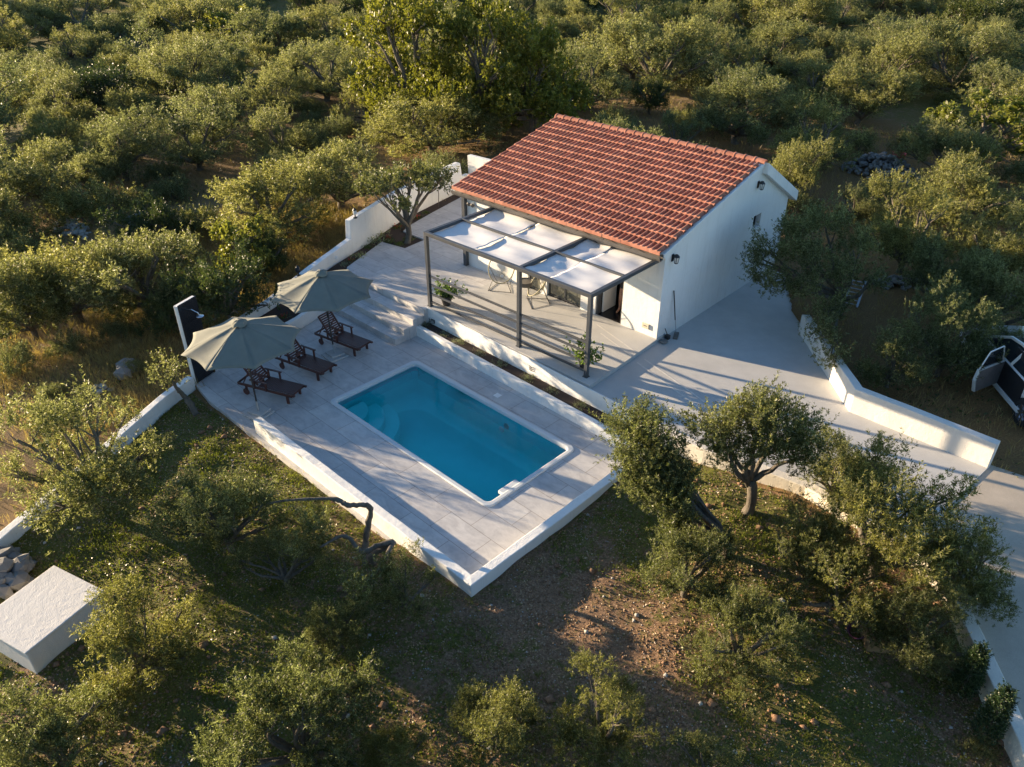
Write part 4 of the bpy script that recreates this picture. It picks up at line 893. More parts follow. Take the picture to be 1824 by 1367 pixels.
p_ = un(538, 48, 1); stones('stone_heap', p_[0], p_[1], 2.2, 1, 1.0, 70, 'grey stone heap in the sunlit clearing at the top', 'dark_stone', 10, (.25, .5))
p_ = un(1560, 1142, .25)
o = thing('slatted_crate', tuple(p_ - np.array([0, 0, .05])), 'weathered slatted wooden crate lying under the olive tree', 'crate', R(40))
m = MB()
for i in range(7): m.box((-.21 + i * .07, 0, .30), (.05, .5, .015))
m.build('top_slats', M['crate_wood'], o)
m = MB()
for s in (-1, 1): m.box((0, s * .24, .15), (.48, .02, .28)); m.box((s * .23, 0, .15), (.02, .46, .28))
m.build('side_panel', M['crate_wood'], o)
p_ = un(1527, 1128, .25)
m = MB(); m.lathe([(.001, 0), (.14, 0), (.19, .22), (.20, .22), (.20, .235), (.17, .23), (.13, .02), (.001, .02)], (0, 0, 0), 20, Matrix.Rotation(R(30), 3, 'X') @ Matrix.Scale(.8, 3)); o = tag(m.build('bucket', M['purple'], None, smooth=True), 'purple plastic bucket tipped beside the wooden crate', 'bucket'); o.location = tuple(p_)
def lad():
    a, b = un(1515, 542, .78), un(1556, 502, .78); o = thing('ladder', (a[0], a[1], .72), 'aluminium ladder leaning into the olive tree right of the gable', 'ladder')
    d = Vector((-.25, .95, 0)).normalized(); e = Vector((d.y, -d.x, 0)); m = MB(); L_ = .45
    for s in (-.19, .19): m.beam(e * s, e * s + d * .95 + Vector((0, 0, L_)), .06, .03)
    m.build('side_rails', M['galv'], o); m = MB()
    for i in range(7): q = (i + .6) / 7; m.tube([e * -.19 + (d * .95 + Vector((0, 0, L_))) * q, e * .19 + (d * .95 + Vector((0, 0, L_))) * q], .016, 6)
    m.build('rungs', M['galv'], o)
lad()
o = thing('tool_handle', tuple(un(1600, 283, .9)), 'red plastic tub behind the grey stone heap', 'tub'); m = MB(); m.lathe([(.001, 0), (.22, 0), (.30, .25), (.28, .25), (.2, .03), (.001, .03)], (0, 0, 0), 18); m.build('shell', M['red'], o, smooth=True); o.name = 'plastic_tub'
m = MB(); m.lathe([(.02, -.02), (.05, -.01), (.05, 0), (.001, 0)], (0, 0, .3), 10)
for s in (-1, 1): m.tube([(.28 * s, -.05, .24), (.31 * s, 0, .27), (.28 * s, .05, .24)], .015, 6)
m.build('handle', M['red'], o)

# ------------------------------------------------------------------ car
def car():
    ang = math.atan2(.76, -.65); o = thing('parked_car', (0, 0, 0), 'white estate car with a side door standing open under the trees', 'car', ang)
    # local x forward, y left; rear left wheel at (-1.35,.78)
    W2 = .88; body = [(-2.15, .35), (-2.22, .62), (-2.18, .95), (-2.05, 1.02), (1.0, 1.02), (1.25, .98), (2.05, .84), (2.2, .62), (2.18, .35)]
    def arch(xc, a0, a1): return [(xc + .37 * math.cos(R(a)), .33 + .37 * math.sin(R(a))) for a in range(a0, a1, -20)]
    prof = body + [(1.78, .25)] + arch(1.38, 0, 1)[:0] + [(1.38 + .37 * math.cos(R(a)), .30 + .37 * math.sin(R(a))) for a in range(0, 181, 20)] + [(-.98, .25)] + [(-1.35 + .37 * math.cos(R(a)), .30 + .37 * math.sin(R(a))) for a in range(0, 181, 20)] + [(-2.0, .28)]
    m = MB(); n = len(prof)
    for y0, y1 in ((-W2, W2),):
        m.add([(x, y0, z) for x, z in prof] + [(x, y1, z) for x, z in prof], [tuple(range(n)), tuple(range(2 * n - 1, n - 1, -1))] + [(i, n + i, n + (i + 1) % n, (i + 1) % n) for i in range(n)])
    b = m.build('body', M['car'], o, bevel=.04)
    cab = [(-2.1, 1.02), (-1.95, 1.40), (-1.7, 1.48), (-.2, 1.50), (.25, 1.44), (1.05, 1.02)]; m = MB(); n = len(cab); w0, w1 = .86, .68
    wf_ = lambda z: w0 + (w1 - w0) * (z - 1.02) / .48
    m.add([(x, -wf_(z), z) for x, z in cab] + [(x, wf_(z), z) for x, z in cab], [tuple(range(n)), tuple(range(2 * n - 1, n - 1, -1))] + [(i, n + i, n + (i + 1) % n, (i + 1) % n) for i in range(n)])
    m.build('cabin_glass', M['glass'], o, bevel=.03)
    m = MB()
    for s in (-1, 1):
        for (xa, za), (xb, zb) in zip(cab, cab[1:]): m.beam((xa, s * (wf_(za) + .006), za), (xb, s * (wf_(zb) + .006), zb), .05, .07)
        m.beam((-.35, s * .865, 1.02), (-.45, s * .70, 1.47), .05, .08)
    m.box((-.95, 0, 1.505), (1.5, 1.36, .03)); m.build('roof_frame', M['car'], o, bevel=.012)
    m = MB(); m.box((-.62, W2 + .004, .66), (1.02, .012, .66)); m.box((-.62, W2 - .13, 1.24), (.86, .05, .38)); m.build('shaded_opening_panel', M['black'], o)  # black panels on the closed body stand for the shade inside the doorway
    m = MB(); m.box((-.5, W2 + .012, .31), (1.5, .05, .12)); m.build('sill', M['car'], o, bevel=.01)
    for x in (-1.35, 1.38):
        for s in (-1, 1):
            Mx = Matrix.Rotation(R(90), 3, 'X'); wl = MB(); wl.lathe([(.22, -.10), (.31, -.10), (.335, -.06), (.335, .06), (.31, .10), (.22, .10), (.22, -.10)], (x, s * .80, .335), 28, Mx); wh = wl.build('wheel', M['rubber'], o, smooth=False)
            rm = MB(); rm.lathe([(.225, -.09), (.21, -.09), (.20, -.03), (.001, -.03), (.001, .03), (.20, .03), (.21, .09), (.225, .09)], (x, s * .80, .335), 28, Mx)
            for k in range(5):
                a = k * 2 * math.pi / 5; rm.beam((x, s * .885, .335), (x + .2 * math.cos(a), s * .885, .335 + .2 * math.sin(a)), .05, .03)
            r2 = rm.build('rim', M['steel'], o); r2.parent = wh
    # open door: hinged at x=-.1, swung out
    d = MB(); a = R(58); h_ = Vector((-.08, W2 + .02, 0)); dx = Vector((-math.cos(a), math.sin(a), 0)); dn = Vector((-dx.y, dx.x, 0))
    Pt = lambda u, z: h_ + dx * u + Vector((0, 0, z)); q = [(0, .36), (0, 1.0), (.95, 1.0), (1.0, .72), (.86, .36)]; n = len(q)
    d.add([Pt(u, z) - dn * .04 for u, z in q] + [Pt(u, z) + dn * .04 for u, z in q], [tuple(range(n)), tuple(range(2 * n - 1, n - 1, -1))] + [(i, n + i, n + (i + 1) % n, (i + 1) % n) for i in range(n)])
    for (ua, za), (ub, zb) in (((.02, 1.0), (.22, 1.44)), ((.22, 1.44), (.72, 1.42)), ((.72, 1.42), (.93, 1.0))): d.beam(Pt(ua, za), Pt(ub, zb), .03, .03)
    dd = d.build('open_door', M['car'], o, bevel=.01)
    t_ = MB(); q = [(.02, .38), (.02, .985), (.93, .985), (.97, .71), (.84, .38)]
    for s in (-.05, .05): t_.add([Pt(u, z) + dn * s for u, z in q], [tuple(range(5))])
    tt = t_.build('door_trim', M['car_trim'], dd)
    t_ = MB(); t_.add([Pt(u, z) for u, z in [(.06, 1.0), (.24, 1.42), (.70, 1.40), (.90, 1.0)]], [(0, 1, 2, 3)]); t_.build('door_window', M['glass'], dd)
    m = MB(); m.box((1.98, .62, .72), (.3, .34, .14)); m.build('headlight', M['lampglass'], o, bevel=.03); m = MB(); m.box((1.98, -.62, .72), (.3, .34, .14)); m.build('headlight', M['lampglass'], o, bevel=.03)
    m = MB(); m.box((-2.15, .72, .8), (.1, .2, .25)); m.build('tail_light', M['red'], o, bevel=.02); m = MB(); m.box((-2.15, -.72, .8), (.1, .2, .25)); m.build('tail_light', M['red'], o, bevel=.02)
    wp = un(1811, 733, .95); c, s = math.cos(ang), math.sin(ang); lx, ly = -1.35, .88
    zz = g1(wp[0], wp[1]); wp = un(1819, 734, zz + .335); o.location = (wp[0] - (lx * c - ly * s), wp[1] - (lx * s + ly * c), zz - .02)
    return o
CARO = car()

# ------------------------------------------------------------------ bed plants
lav = plant('', 0, '', '', '', 70, .05, .010, .24, .7, 11, K=14)
for i, (x, y) in enumerate(((-1.0, 4.16), (-.15, 4.17), (.53, 4.15), (1.39, 4.12), (2.2, 4.12), (3.23, 4.1), (4.08, 4.1), (5.07, 4.1), (5.92, 4.08))):
    o = obj('lavender', lav, M['lavender']); o.location = (x, y - .02, .25); o.rotation_euler.z = i * 1.3; s = rt.uniform(.5, .72); o.scale = (s,) * 3
    w_ = ('first', 'second', 'third', 'fourth', 'fifth', 'sixth', 'seventh', 'eighth', 'ninth')[i]
    tag(o, f'small grey-green lavender tuft in the narrow planter, {w_} counting from the stone steps', 'lavender plant', 'lavender tufts in the narrow planter')
ag = plant('', 0, '', '', '', 34, .20, .030, .28, .8, 12, K=3); lowp = plant('', 0, '', '', '', 60, .05, .022, .26, .9, 13, K=12); fl = plant('', 0, '', '', '', 14, .045, .04, .24, .5, 14, K=4)
bp_ = [((-5.40, 4.52), 'l', 'nearest the rear parasol'), ((-5.52, 4.85), 'f', 'beside the lowest pale rosette'), ((-5.60, 5.22), 'a', 'just above the round wall lamp'), ((-6.05, 5.9), 'l', 'against the foot of the high wall'), ((-6.22, 6.35), 'a', 'left of the tree bed'), ((-6.55, 6.9), 'a', 'behind the terrace tree'), ((-6.15, 6.9), 'f', 'at the foot of the terrace tree'), ((-5.45, 6.85), 'l', 'in the right corner of the tree bed'), ((-5.6, 7.35), 'l', 'behind the trunk in the tree bed'), ((-5.9, 6.75), 'l', 'in front of the trunk in the tree bed'),
       ((-6.85, 8.2), 'l', 'where the path narrows'), ((-7.0, 8.9), 'f', 'halfway along the narrow bed'), ((-7.15, 9.5), 'l', 'near the young sapling'), ((-6.75, 7.8), 'f', 'right behind the tree bed')]
bp_ += [((-4.35, 1.5), 'f', 'in its lowest part behind the rear parasol'), ((-4.5, 1.95), 'l', 'in its lowest part left of the steps'), ((-4.75, 2.6), 'f', 'level with the foot of the steps'), ((-4.95, 3.1), 'l', 'level with the middle of the steps')]
for i, ((x, y), k, where) in enumerate(bp_):
    me, mt, nm, lb, ct = {'a': (ag, 'agave', 'spiky_plant', 'pale spiky leafed plant in the dark flower bed, ', 'plant'), 'l': (lowp, 'lavender' if i % 2 == 0 else 'pot_leaf', 'low_plant', 'low leafy clump in the dark bed, ', 'plant'), 'f': (fl, 'flower', 'red_flower', 'red flowering plant in the dark flower bed, ', 'flower')}[k]
    o = obj(nm, me.copy(), M[mt]); o.location = (x, y, .70 if y > 4 else .26 + (y - 1.2) * .15); o.rotation_euler.z = i; s = rt.uniform(.55, .8) * (.7 if k == 'l' else 1); o.scale = (s,) * 3; tag(o, lb + where, ct)
    if k == 'f':
        for q in range(1): c = obj('leafage', lowp, M['pot_leaf'], o); c.scale = (.7, .7, .6)

# ------------------------------------------------------------------ trees
OL = 'olive trees in the garden below the pool'
tree_px('carob', 712, 325, 92, 'round-leafed young tree with forked trunk in the terrace flower bed', k=0, rz=R(200), hc=1.35, z=.68) if False else None
t0 = thing('young_tree', (-5.45, 7.12, .68), 'round-leafed young tree with forked trunk in the square terrace bed', 'tree', R(10))
lob = [(-1.05, -.35, 1.75, .42, .7), (-.55, .2, 2.05, .5, .7), (-.2, -.5, 2.0, .45, .7), (.25, .2, 2.15, .45, .7), (.0, .8, 2.15, .42, .7), (.75, .55, 2.2, .36, .7), (-.9, .5, 1.9, .4, .7), (.35, -.25, 1.7, .3, .7), (-1.3, .05, 1.75, .3, .7), (.95, 1.0, 2.2, .25, .7)]
V, Qd = lobes_crown(201, lob, 560, 15, .085, .045, up=.5, spread=1.1, slen=(.15, .35)); c = npmesh('crown', V, Qd); obj('crown', c, M['carob'], t0)
obj('trunk', limbs(202, lob, .72, .115, (.1, .05)), M['bark'], t0)
t1 = thing('sapling', (-7.35, 10.3, .7), 'thin sapling tied to a stake in the narrow bed by the white wall', 'sapling')
V, Qd = lobes_crown(203, [(0, 0, 1.15, .28, 1.), (.1, .15, .85, .2, 1)], 60, 12, .08, .04, up=.4, slen=(.1, .25)); obj('crown', npmesh('crown', V, Qd), M['carob'], t1)
m = MB(); m.tube([(0, 0, 0), (.02, .02, .5), (0, 0, 1.15)], .014, 6); m.build('trunk', M['bark'], t1)

G1 = [  # kind, px, py, half width, label, extra
 ('olive', 128, 800, 135, 'broad olive tree leaning over the white wall at the left edge of the garden', dict(k=3, rz=.4)),
 ('olive', 395, 905, 100, 'olive tree with a long curved branch below the tapered end of the parapet wall', dict(k=1, rz=1.2, hc=1.6)),
 ('olive_loose', 500, 985, 81, 'small olive next to the curved branch in the middle of the left garden', dict(k=0, rz=2, hc=1.6)),
 ('olive_loose', 555, 930, 40, 'low olive sprout just below the parapet wall', dict(k=1, hc=1.2)),
 ('olive', 232, 1130, 100, 'olive tree beside the pale concrete cistern', dict(k=2, rz=.3)),
 ('olive_loose', 722, 1025, 73, 'olive tree growing against the bottom corner of the parapet wall', dict(k=0, rz=4.)),
 ('olive', 592, 1105, 66, 'olive tree between the curved branch and the bottom edge', dict(k=4)),
 ('olive', 70, 1300, 117, 'olive tree filling the bottom left corner', dict(k=0)),
 ('olive', 515, 1265, 148, 'large olive tree at the bottom edge, left of centre', dict(k=5)),
 ('olive', 890, 1285, 92, 'upright olive tree at the bottom edge in the centre', dict(k=2)),
 ('olive', 1078, 1270, 92, 'olive tree at the bottom edge, just right of centre', dict(k=3)),
 ('olive', 700, 1330, 63, 'dark olive tree between the two bottom centre trees and the left one', dict(k=1)),
 ('olive_loose', 1265, 1345, 66, 'olive tree cut by the bottom edge below the bare soil', dict(k=1)),
 ('olive', 1600, 860, 157, 'very large olive tree in front of the driveway', dict(k=4, rz=1.1, hc=2.3)),
 ('olive', 1510, 800, 76, 'upper olive crown overlapping the driveway left of the biggest tree', dict(k=2, rz=.6, hc=2.5)),
 ('olive', 1730, 985, 85, 'olive tree overhanging the road at the right', dict(k=3, hc=2.3)),
 ('olive', 1235, 985, 94, 'olive tree right of the bare slope below the pool corner', dict(k=5, rz=2.)),
 ('olive', 1450, 990, 84, 'olive tree between the forked-trunk tree and the wooden crate', dict(k=1, hc=1.5)),
 ('olive', 1330, 1110, 103, 'olive tree in the middle of the dense right-hand clump', dict(k=0, rz=1.)),
 ('olive_loose', 1500, 1010, 99, 'olive tree deep in the clump above the wooden crate', dict(k=0)),
 ('olive', 1645, 1105, 84, 'olive tree right of the wooden crate', dict(k=2, hc=1.7)),
 ('olive', 310, 665, 0, '', None),
 ('olive', 1595, 640, 62, 'small round olive tree behind the driveway wall', dict(k=2, hc=1.4)),
 ('olive', 1695, 590, 84, 'olive tree beside the open car door', dict(k=1, hc=1.7)),
 ('olive', 1770, 505, 95, 'olive tree behind the parked car at the right edge', dict(k=5)),
 ('olive', 1625, 395, 88, 'olive tree below the grey stone heap', dict(k=3)),
 ('olive', 1730, 330, 105, 'tall olive tree to the right of the grey stone heap', dict(k=0)),
 ('olive_loose', 1522, 355, 42, 'small sunlit olive between the gable and the stone heap', dict(k=0, hc=1.5)),
 ('olive', 1322, 185, 80, 'left one of the two silvery olives behind the roof', dict(k=2)),
 ('olive', 1455, 235, 82, 'right one of the two silvery olives behind the roof', dict(k=3)),
 ('olive', 1410, 300, 60, 'lower silvery olive just behind the back eave of the roof', dict(k=1, hc=1.6)),
 ('olive_loose', 1205, 240, 45, 'small olive right behind the roof ridge', dict(k=1, hc=1.4)),
 ('olive', 1790, 420, 85, 'olive tree at the right edge, halfway down the picture', dict(k=6)),
 ('olive', 1690, 480, 72, 'olive tree behind the low row of grey stones', dict(k=7)),
 ('olive', 1800, 590, 60, 'olive foliage hanging over the roof of the parked car', dict(k=5, hc=2.3)),
 ('olive', 1700, 250, 80, 'olive tree just left of the light green fig', dict(k=4)),
 ('olive', 1545, 160, 75, 'shaded olive with crooked limbs up the slope from the grey stone heap', dict(k=7)),
 ('fig', 1765, 215, 95, 'light green fig tree with bare twigs at the right edge', dict(k=0)),
 ('pale', 735, 75, 118, 'tall light green tree, leftmost of the bright group at the top', dict(k=0, hc=2.1, sz=1.15)),
 ('pale', 855, 70, 120, 'tall light green tree in the middle of the bright group at the top', dict(k=1, hc=2.1, sz=1.2)),
 ('pale', 950, 115, 98, 'tall light green tree nearest the roof ridge', dict(k=2, rz=2.2, hc=2.1, sz=1.15)),
 ('olive', 770, 200, 112, 'dark broad olive in front of the light green trees', dict(k=0)),
 ('olive', 575, 120, 90, 'olive tree left of the light green trees', dict(k=3)),
 ('olive', 650, 165, 60, 'smaller olive tucked below the leftmost light green tree', dict(k=4)),
 ('olive', 600, 285, 105, 'right half of the big olive thicket left of the terrace', dict(k=5, hc=1.9)),
 ('olive', 475, 330, 112, 'left half of the big olive thicket left of the terrace', dict(k=0, hc=1.9)),
 ('olive', 345, 235, 90, 'olive tree standing alone above the dry grass clearing', dict(k=3)),
 ('olive', 205, 250, 78, 'olive tree left of the dry grass clearing', dict(k=1)),
 ('olive', 75, 300, 66, 'olive tree at the left edge above the rubble patch', dict(k=2)),
 ('olive', 110, 470, 130, 'left part of the wide olive thicket by the left edge', dict(k=4, hc=1.9)),
 ('olive', 245, 455, 125, 'right part of the wide olive thicket by the left edge', dict(k=5, rz=2.5, hc=1.9)),
 ('olive', 40, 540, 80, 'low olive in the lower corner of the left thicket', dict(k=1, hc=1.4)),
 ('dark', 395, 500, 85, 'dark leafy tree behind the outdoor shower', dict(k=0, hc=1.8)),
 ('fig', 430, 425, 62, 'bright yellow-green fig bush left of the white boundary wall', dict(k=0, rz=3, hc=1.9)),
 ('dark', 470, 455, 45, 'dark bush between the fig bush and the white boundary wall', dict(k=0, rz=2, hc=1.3)),
 ('fig', 408, 42, 55, 'small bright fig tree in the far left grove', dict(k=0, rz=5)),
 ('bush', 240, 655, 32, 'small round bush among the rocks left of the shower', dict(k=0, hc=.7)),
 ('bush', 120, 615, 48, 'shrub in the dry grass below the left thicket', dict(k=0, rz=1, hc=.7)),
 ('bush', 205, 590, 40, 'shrub in the dry grass halfway to the shower', dict(k=0, rz=4, hc=.7)),
 ('dark', 300, 560, 48, 'dark bush close behind the left side of the shower slab', dict(k=1, rz=4, hc=1.2)),
 ('bush', 90, 700, 36, 'shrub just outside the lower white wall', dict(k=0, rz=5, hc=.7)),
 ('bush', 25, 640, 55, 'low bush at the left edge in the tall dry grass', dict(k=0, rz=2, hc=.7)),
 ('dark', 1290, 120, 0, '', None),
]
G1 += [
 ('bush', 1090, 215, 45, 'dark ivy-like bush just behind the roof ridge', dict(k=0, hc=.7)),
 ('olive', 1130, 60, 55, 'olive with a pale bare trunk right of the light green trees', dict(k=0)),
 ('olive', 1240, 90, 62, 'dark olive above the roof ridge', dict(k=1)),
 ('olive', 1385, 75, 66, 'olive in the shade in the upper middle of the right grove', dict(k=2)),
 ('dark', 1160, 170, 36, 'dark shrub in the brown clearing behind the roof', dict(k=0, hc=1.4)),
]
for kd, px, py, hw, lb, ex in G1:
    if ex is None: continue
    tree_px(kd, px, py, hw, lb, OL if py > 680 and kd.startswith('olive') else None, **ex)
# single-trunk olive in the bright garden patch
def custom_tree(name, base, lob, seeds, label, nsp, h0, r0, mat='olive', lean=(0, 0), ll=.062, lw=.018, cat='olive tree', group=None):
    o = thing(name, base, label, cat, 0, group); V, Qd = lobes_crown(seeds, lob, nsp, 20, ll, lw); obj('crown', npmesh('crown', V, Qd), M[mat], o); obj('trunk', limbs(seeds + 1, lob, h0, r0, lean), M['bark'], o); TREES.append((base[0], base[1], 1.5)); return o
b_ = un(1327, 915, .38)
def lobe_at(px, py, zoff, r, fz=.85):
    P = un(px, py, b_[2] + zoff); return (P[0] - b_[0], P[1] - b_[1], zoff, r, fz)
custom_tree('olive_tree', (b_[0], b_[1], .36), [lobe_at(1270, 775, 1.9, .42), lobe_at(1340, 745, 2.3, .40), lobe_at(1400, 770, 2.0, .44), lobe_at(1425, 815, 1.6, .34), lobe_at(1300, 810, 1.6, .26), lobe_at(1360, 800, 1.9, .32), lobe_at(1375, 715, 2.5, .2)], 301, 'single olive tree with a clear forked trunk in the bright grass by the driveway', 2300, .85, .12, lean=(-.05, .05), group=OL)
b_ = un(1492, 560, .72)
def ra(r, z): return (r[0], r[1], r[2], r[3], r[4])
custom_tree('olive_tree', (b_[0], b_[1], .70), [lobe_at(x, y, z, r, f) for x, y, z, r, f in ((1372, 450, 2.0, .42, .9), (1412, 412, 2.4, .42, 1), (1470, 400, 2.5, .45, 1.1), (1520, 445, 2.1, .42, .9), (1440, 460, 2.0, .45, .9), (1370, 500, 1.5, .36, .8), (1425, 515, 1.4, .40, .8), (1500, 490, 1.6, .42, .9), (1548, 500, 1.3, .3, .9), (1475, 560, 1.0, .34, 1), (1462, 600, .8, .30, 1.2), (1480, 635, .6, .26, 1.1), (1345, 465, 1.6, .2, .8))], 311, 'wide olive tree in front of the white gable, its crown hanging over the driveway', 3300, .6, .13)
b_ = un(1283, 1000, .2)
custom_tree('olive_tree', (b_[0], b_[1], .15), [lobe_at(x, y, z, r, f) for x, y, z, r, f in ((1120, 760, 2.0, .34, .9), (1165, 775, 2.1, .32, .9), (1110, 815, 1.7, .2, .8), (1150, 830, 1.7, .36, .9), (1195, 820, 1.8, .30, .9), (1175, 880, 1.3, .36, .9), (1215, 870, 1.4, .26, .9), (1140, 870, 1.3, .22, .9), (1205, 930, 1.0, .25, .9))], 321, 'olive tree with a dark slanting trunk leaning over the far corner of the pool deck', 2300, .7, .10, group=OL)
# olive with crooked bare limbs near the parapet
b_ = un(668, 1005, -.05)
o = thing('olive_tree', tuple(b_), 'gnarled olive with long bare crooked limbs bowing beside the parapet wall', 'olive tree', 0, OL)
def pxyz(px, py, z): P = un(px, py, z); return Vector((P[0] - b_[0], P[1] - b_[1], z - b_[2]))
m = MB(); rs_ = random.Random(4)
m.branch([pxyz(652, 1010, -.05), pxyz(650, 975, .15), pxyz(656, 935, .6), pxyz(660, 910, .9), pxyz(650, 900, 1.05), pxyz(620, 900, 1.1), pxyz(600, 890, 1.15), pxyz(560, 889, 1.2), pxyz(500, 893, 1.25), pxyz(450, 905, 1.25)], [.075, .068, .06, .055, .05, .05, .045, .03, .025, .018], 8)
m.branch([pxyz(668, 1005, -.05), pxyz(662, 990, .3), pxyz(700, 968, .6), pxyz(672, 972, .62), pxyz(645, 984, .6), pxyz(615, 955, .8), pxyz(570, 975, .9)], [.07, .065, .06, .055, .045, .035, .02], 8)
m.branch([pxyz(700, 968, .6), pxyz(678, 1010, .7), pxyz(655, 1035, .8)], [.05, .04, .02], 7)
m.build('trunk', M['bark'], o, smooth=True)
lob = []
for px, py, z, r_ in ((575, 945, .95, .22), (450, 905, 1.3, .3), (655, 1040, .9, .28)): q = pxyz(px, py, z); lob.append((q.x, q.y, q.z, r_, .9))
V, Qd = lobes_crown(303, lob, 360, 20, .062, .018); obj('crown', npmesh('crown', V, Qd), M['olive'], o)
# leaning olive stump next to the shower
b_ = un(345, 738, -.1)
o = thing('leaning_olive', tuple(b_), 'thin leaning olive trunk crossing the white wall left of the shower', 'olive tree')
m = MB(); m.branch([pxyz(350, 740, -.15), pxyz(335, 715, .1), pxyz(322, 700, .35), pxyz(312, 688, .6), pxyz(300, 672, .9)], [.09, .075, .055, .045, .02], 8); m.build('trunk', M['bark'], o, smooth=True)
q = pxyz(296, 672, .95); V, Qd = lobes_crown(305, [(q.x, q.y, q.z, .28, 1.3)], 110, 18, .062, .018, shoots=.5); obj('crown', npmesh('crown', V, Qd), M['olive'], o)
# young cypresses at the right wall
def cypress(px, py, h_, label, seed):
    b = un(px, py, .3); o = thing('cypress', tuple(b), label, 'cypress'); rs = np.random.RandomState(seed); n = 700; z = rs.rand(n) * h_; r_ = .15 * (1 - z / h_) ** .7 + .03; a = rs.rand(n) * 6.28; r_ *= rs.rand(n) ** .4
    B = np.stack([r_ * np.cos(a), r_ * np.sin(a), z], 1); D = unit(np.stack([np.cos(a) * .5, np.sin(a) * .5, np.ones(n)], 1)); V, Qd = leaves(*sprigs(rs, B, D, np.full(n, .16), 14, .04, .014)); obj('crown', npmesh('crown', V, Qd), M['cypress'], o)
    m = MB(); m.tube([(0, 0, -.1), (0, 0, h_ * .9)], [.03, .01], 6); m.build('trunk', M['bark'], o)
cypress(1712, 1232, .95, 'young dark cypress by the right garden wall, farther of the two', 1); cypress(1752, 1312, 1.0, 'young dark cypress by the right garden wall, nearer the bottom edge', 2)
tree_px('bush', 1705, 1215, 28, 'low round bush beside the farther cypress', k=0, rz=1, hc=.7)
tree_px('bush', 1745, 1335, 40, 'low bush under the nearer cypress at the bottom right', k=0, rz=3, hc=.7)

# the far grove: one tree per spot on a loose grid, kept off the clearings
rg = np.random.RandomState(21); cnt = {'l': 0, 'm': 0, 'r': 0}
CLEAR = [(un(350, 335, .3), 2.6), (un(230, 385, .2), 2.2), (un(190, 90, 1), 0), (un(1185, 110, 1), 3.), (un(1170, 200, .8), 2.0), (un(1650, 215, .8), 2.4), (un(1590, 310, .8), 2.), (un(1560, 440, .8), 2.2), (un(640, 195, .6), 0), (un(560, 165, .6), 2), (un(530, 42, 1), 4.0), (un(990, 180, .8), 1.8), (un(800, 245, .7), 2.6), (un(150, 620, 0), 3.), (un(60, 580, 0), 2), (un(250, 680, 0), 2), (un(1600, 560, .8), 1.5), (un(1480, 140, .8), 1.5)]
FAR = []
def mk_far(x, y, s, kd, P):
    z = g1(x, y); v = np.array([x, y, z + 2]) - CAM; d = v @ FWD; u = v @ RIGHT / max(d, .1)
    if u < -.28: lab = 'olive trees across the hazy far left of the grove'; ls = 'grey-green olive tree in the crowded grove stretching over the upper left'
    elif u < .12: lab = 'olive trees behind the light green group'; ls = 'olive tree standing in the dark grove behind the light green trees'
    else: lab = 'olive trees in the upper right grove'; ls = 'golden-lit olive tree in the dense grove filling the upper right'
    if kd == 'dark': ls = ls.replace('grey-green olive tree', 'darker leafy tree').replace('golden-lit olive tree', 'darker leafy tree').replace('olive tree', 'darker leafy tree'); lab = lab.replace('olive trees', 'dark leafy trees')
    if kd == 'bush': ls = ls.replace('grey-green olive tree', 'low round shrub').replace('golden-lit olive tree', 'low round shrub').replace('olive tree', 'low round shrub'); lab = lab.replace('olive trees', 'shrubs')
    o = tree_at(kd, x, y, s, ls, lab, sz=1. if s < 1.1 else .85, z=z - .18 * s); FAR.append((o, kd, u * F_PX + 912, 683.5 - (v @ UP) / max(d, .1) * F_PX))
cands = []
for gx in np.arange(-120, 45, 4.1):
    for gy in np.arange(-14, 125, 4.1): cands.append((gx + rg.uniform(-1.5, 1.5), gy + rg.uniform(-1.5, 1.5)))
cands.sort(key=lambda c: (c[0] - CAM[0]) ** 2 + (c[1] - CAM[1]) ** 2); nfar = 0
for x, y in cands:
    s = rg.choice([.75, .95, 1.1, 1.3, 1.5, 1.65]) * rg.uniform(.9, 1.1); v = np.array([x, y, 2.5]) - CAM; d = v @ FWD
    if d < 4: continue
    u = (v @ RIGHT) / d * F_PX + 912; w_ = 683.5 - (v @ UP) / d * F_PX
    infr = (-420 if d < 42 else -120) < u < 1944 and -50 < w_ < 1450
    shade = (-42 < x < -3 and -14 < y < 14)            # grove left of the frame that shades the plot
    if not (infr or shade): continue
    if infr and w_ > 330: continue
    if inpoly(np.array([x]), np.array([y]), [(-8.8, 13.8), (-6.6, 2), (-3.6, -3.5), (1, -12), (40, -20), (24, 12), (13, 13.5), (9, 14.5), (5.5, 15.5), (-9, 15.5)])[0]: continue
    if not infr and (x > -14 or rg.rand() < .6): continue
    if any(math.hypot(x - c[0], y - c[1]) < r_ for c, r_ in CLEAR): continue
    if any(math.hypot(x - a, y - b) < (r_ + 1.4 * s) * .74 for a, b, r_ in TREES): continue
    kd = rg.choice(['olive', 'olive_loose', 'dark', 'bush'], p=[.70, .18, .07, .05])
    mk_far(x, y, s, kd, None); nfar += 1
    if nfar > 285: break
c2 = [(gx + rg.uniform(-1.2, 1.2), gy + rg.uniform(-1.2, 1.2)) for gx in np.arange(-60, 30, 3.1) for gy in np.arange(-6, 62, 3.1)]; c2.sort(key=lambda c: (c[0] - CAM[0]) ** 2 + (c[1] - CAM[1]) ** 2); nb = 0
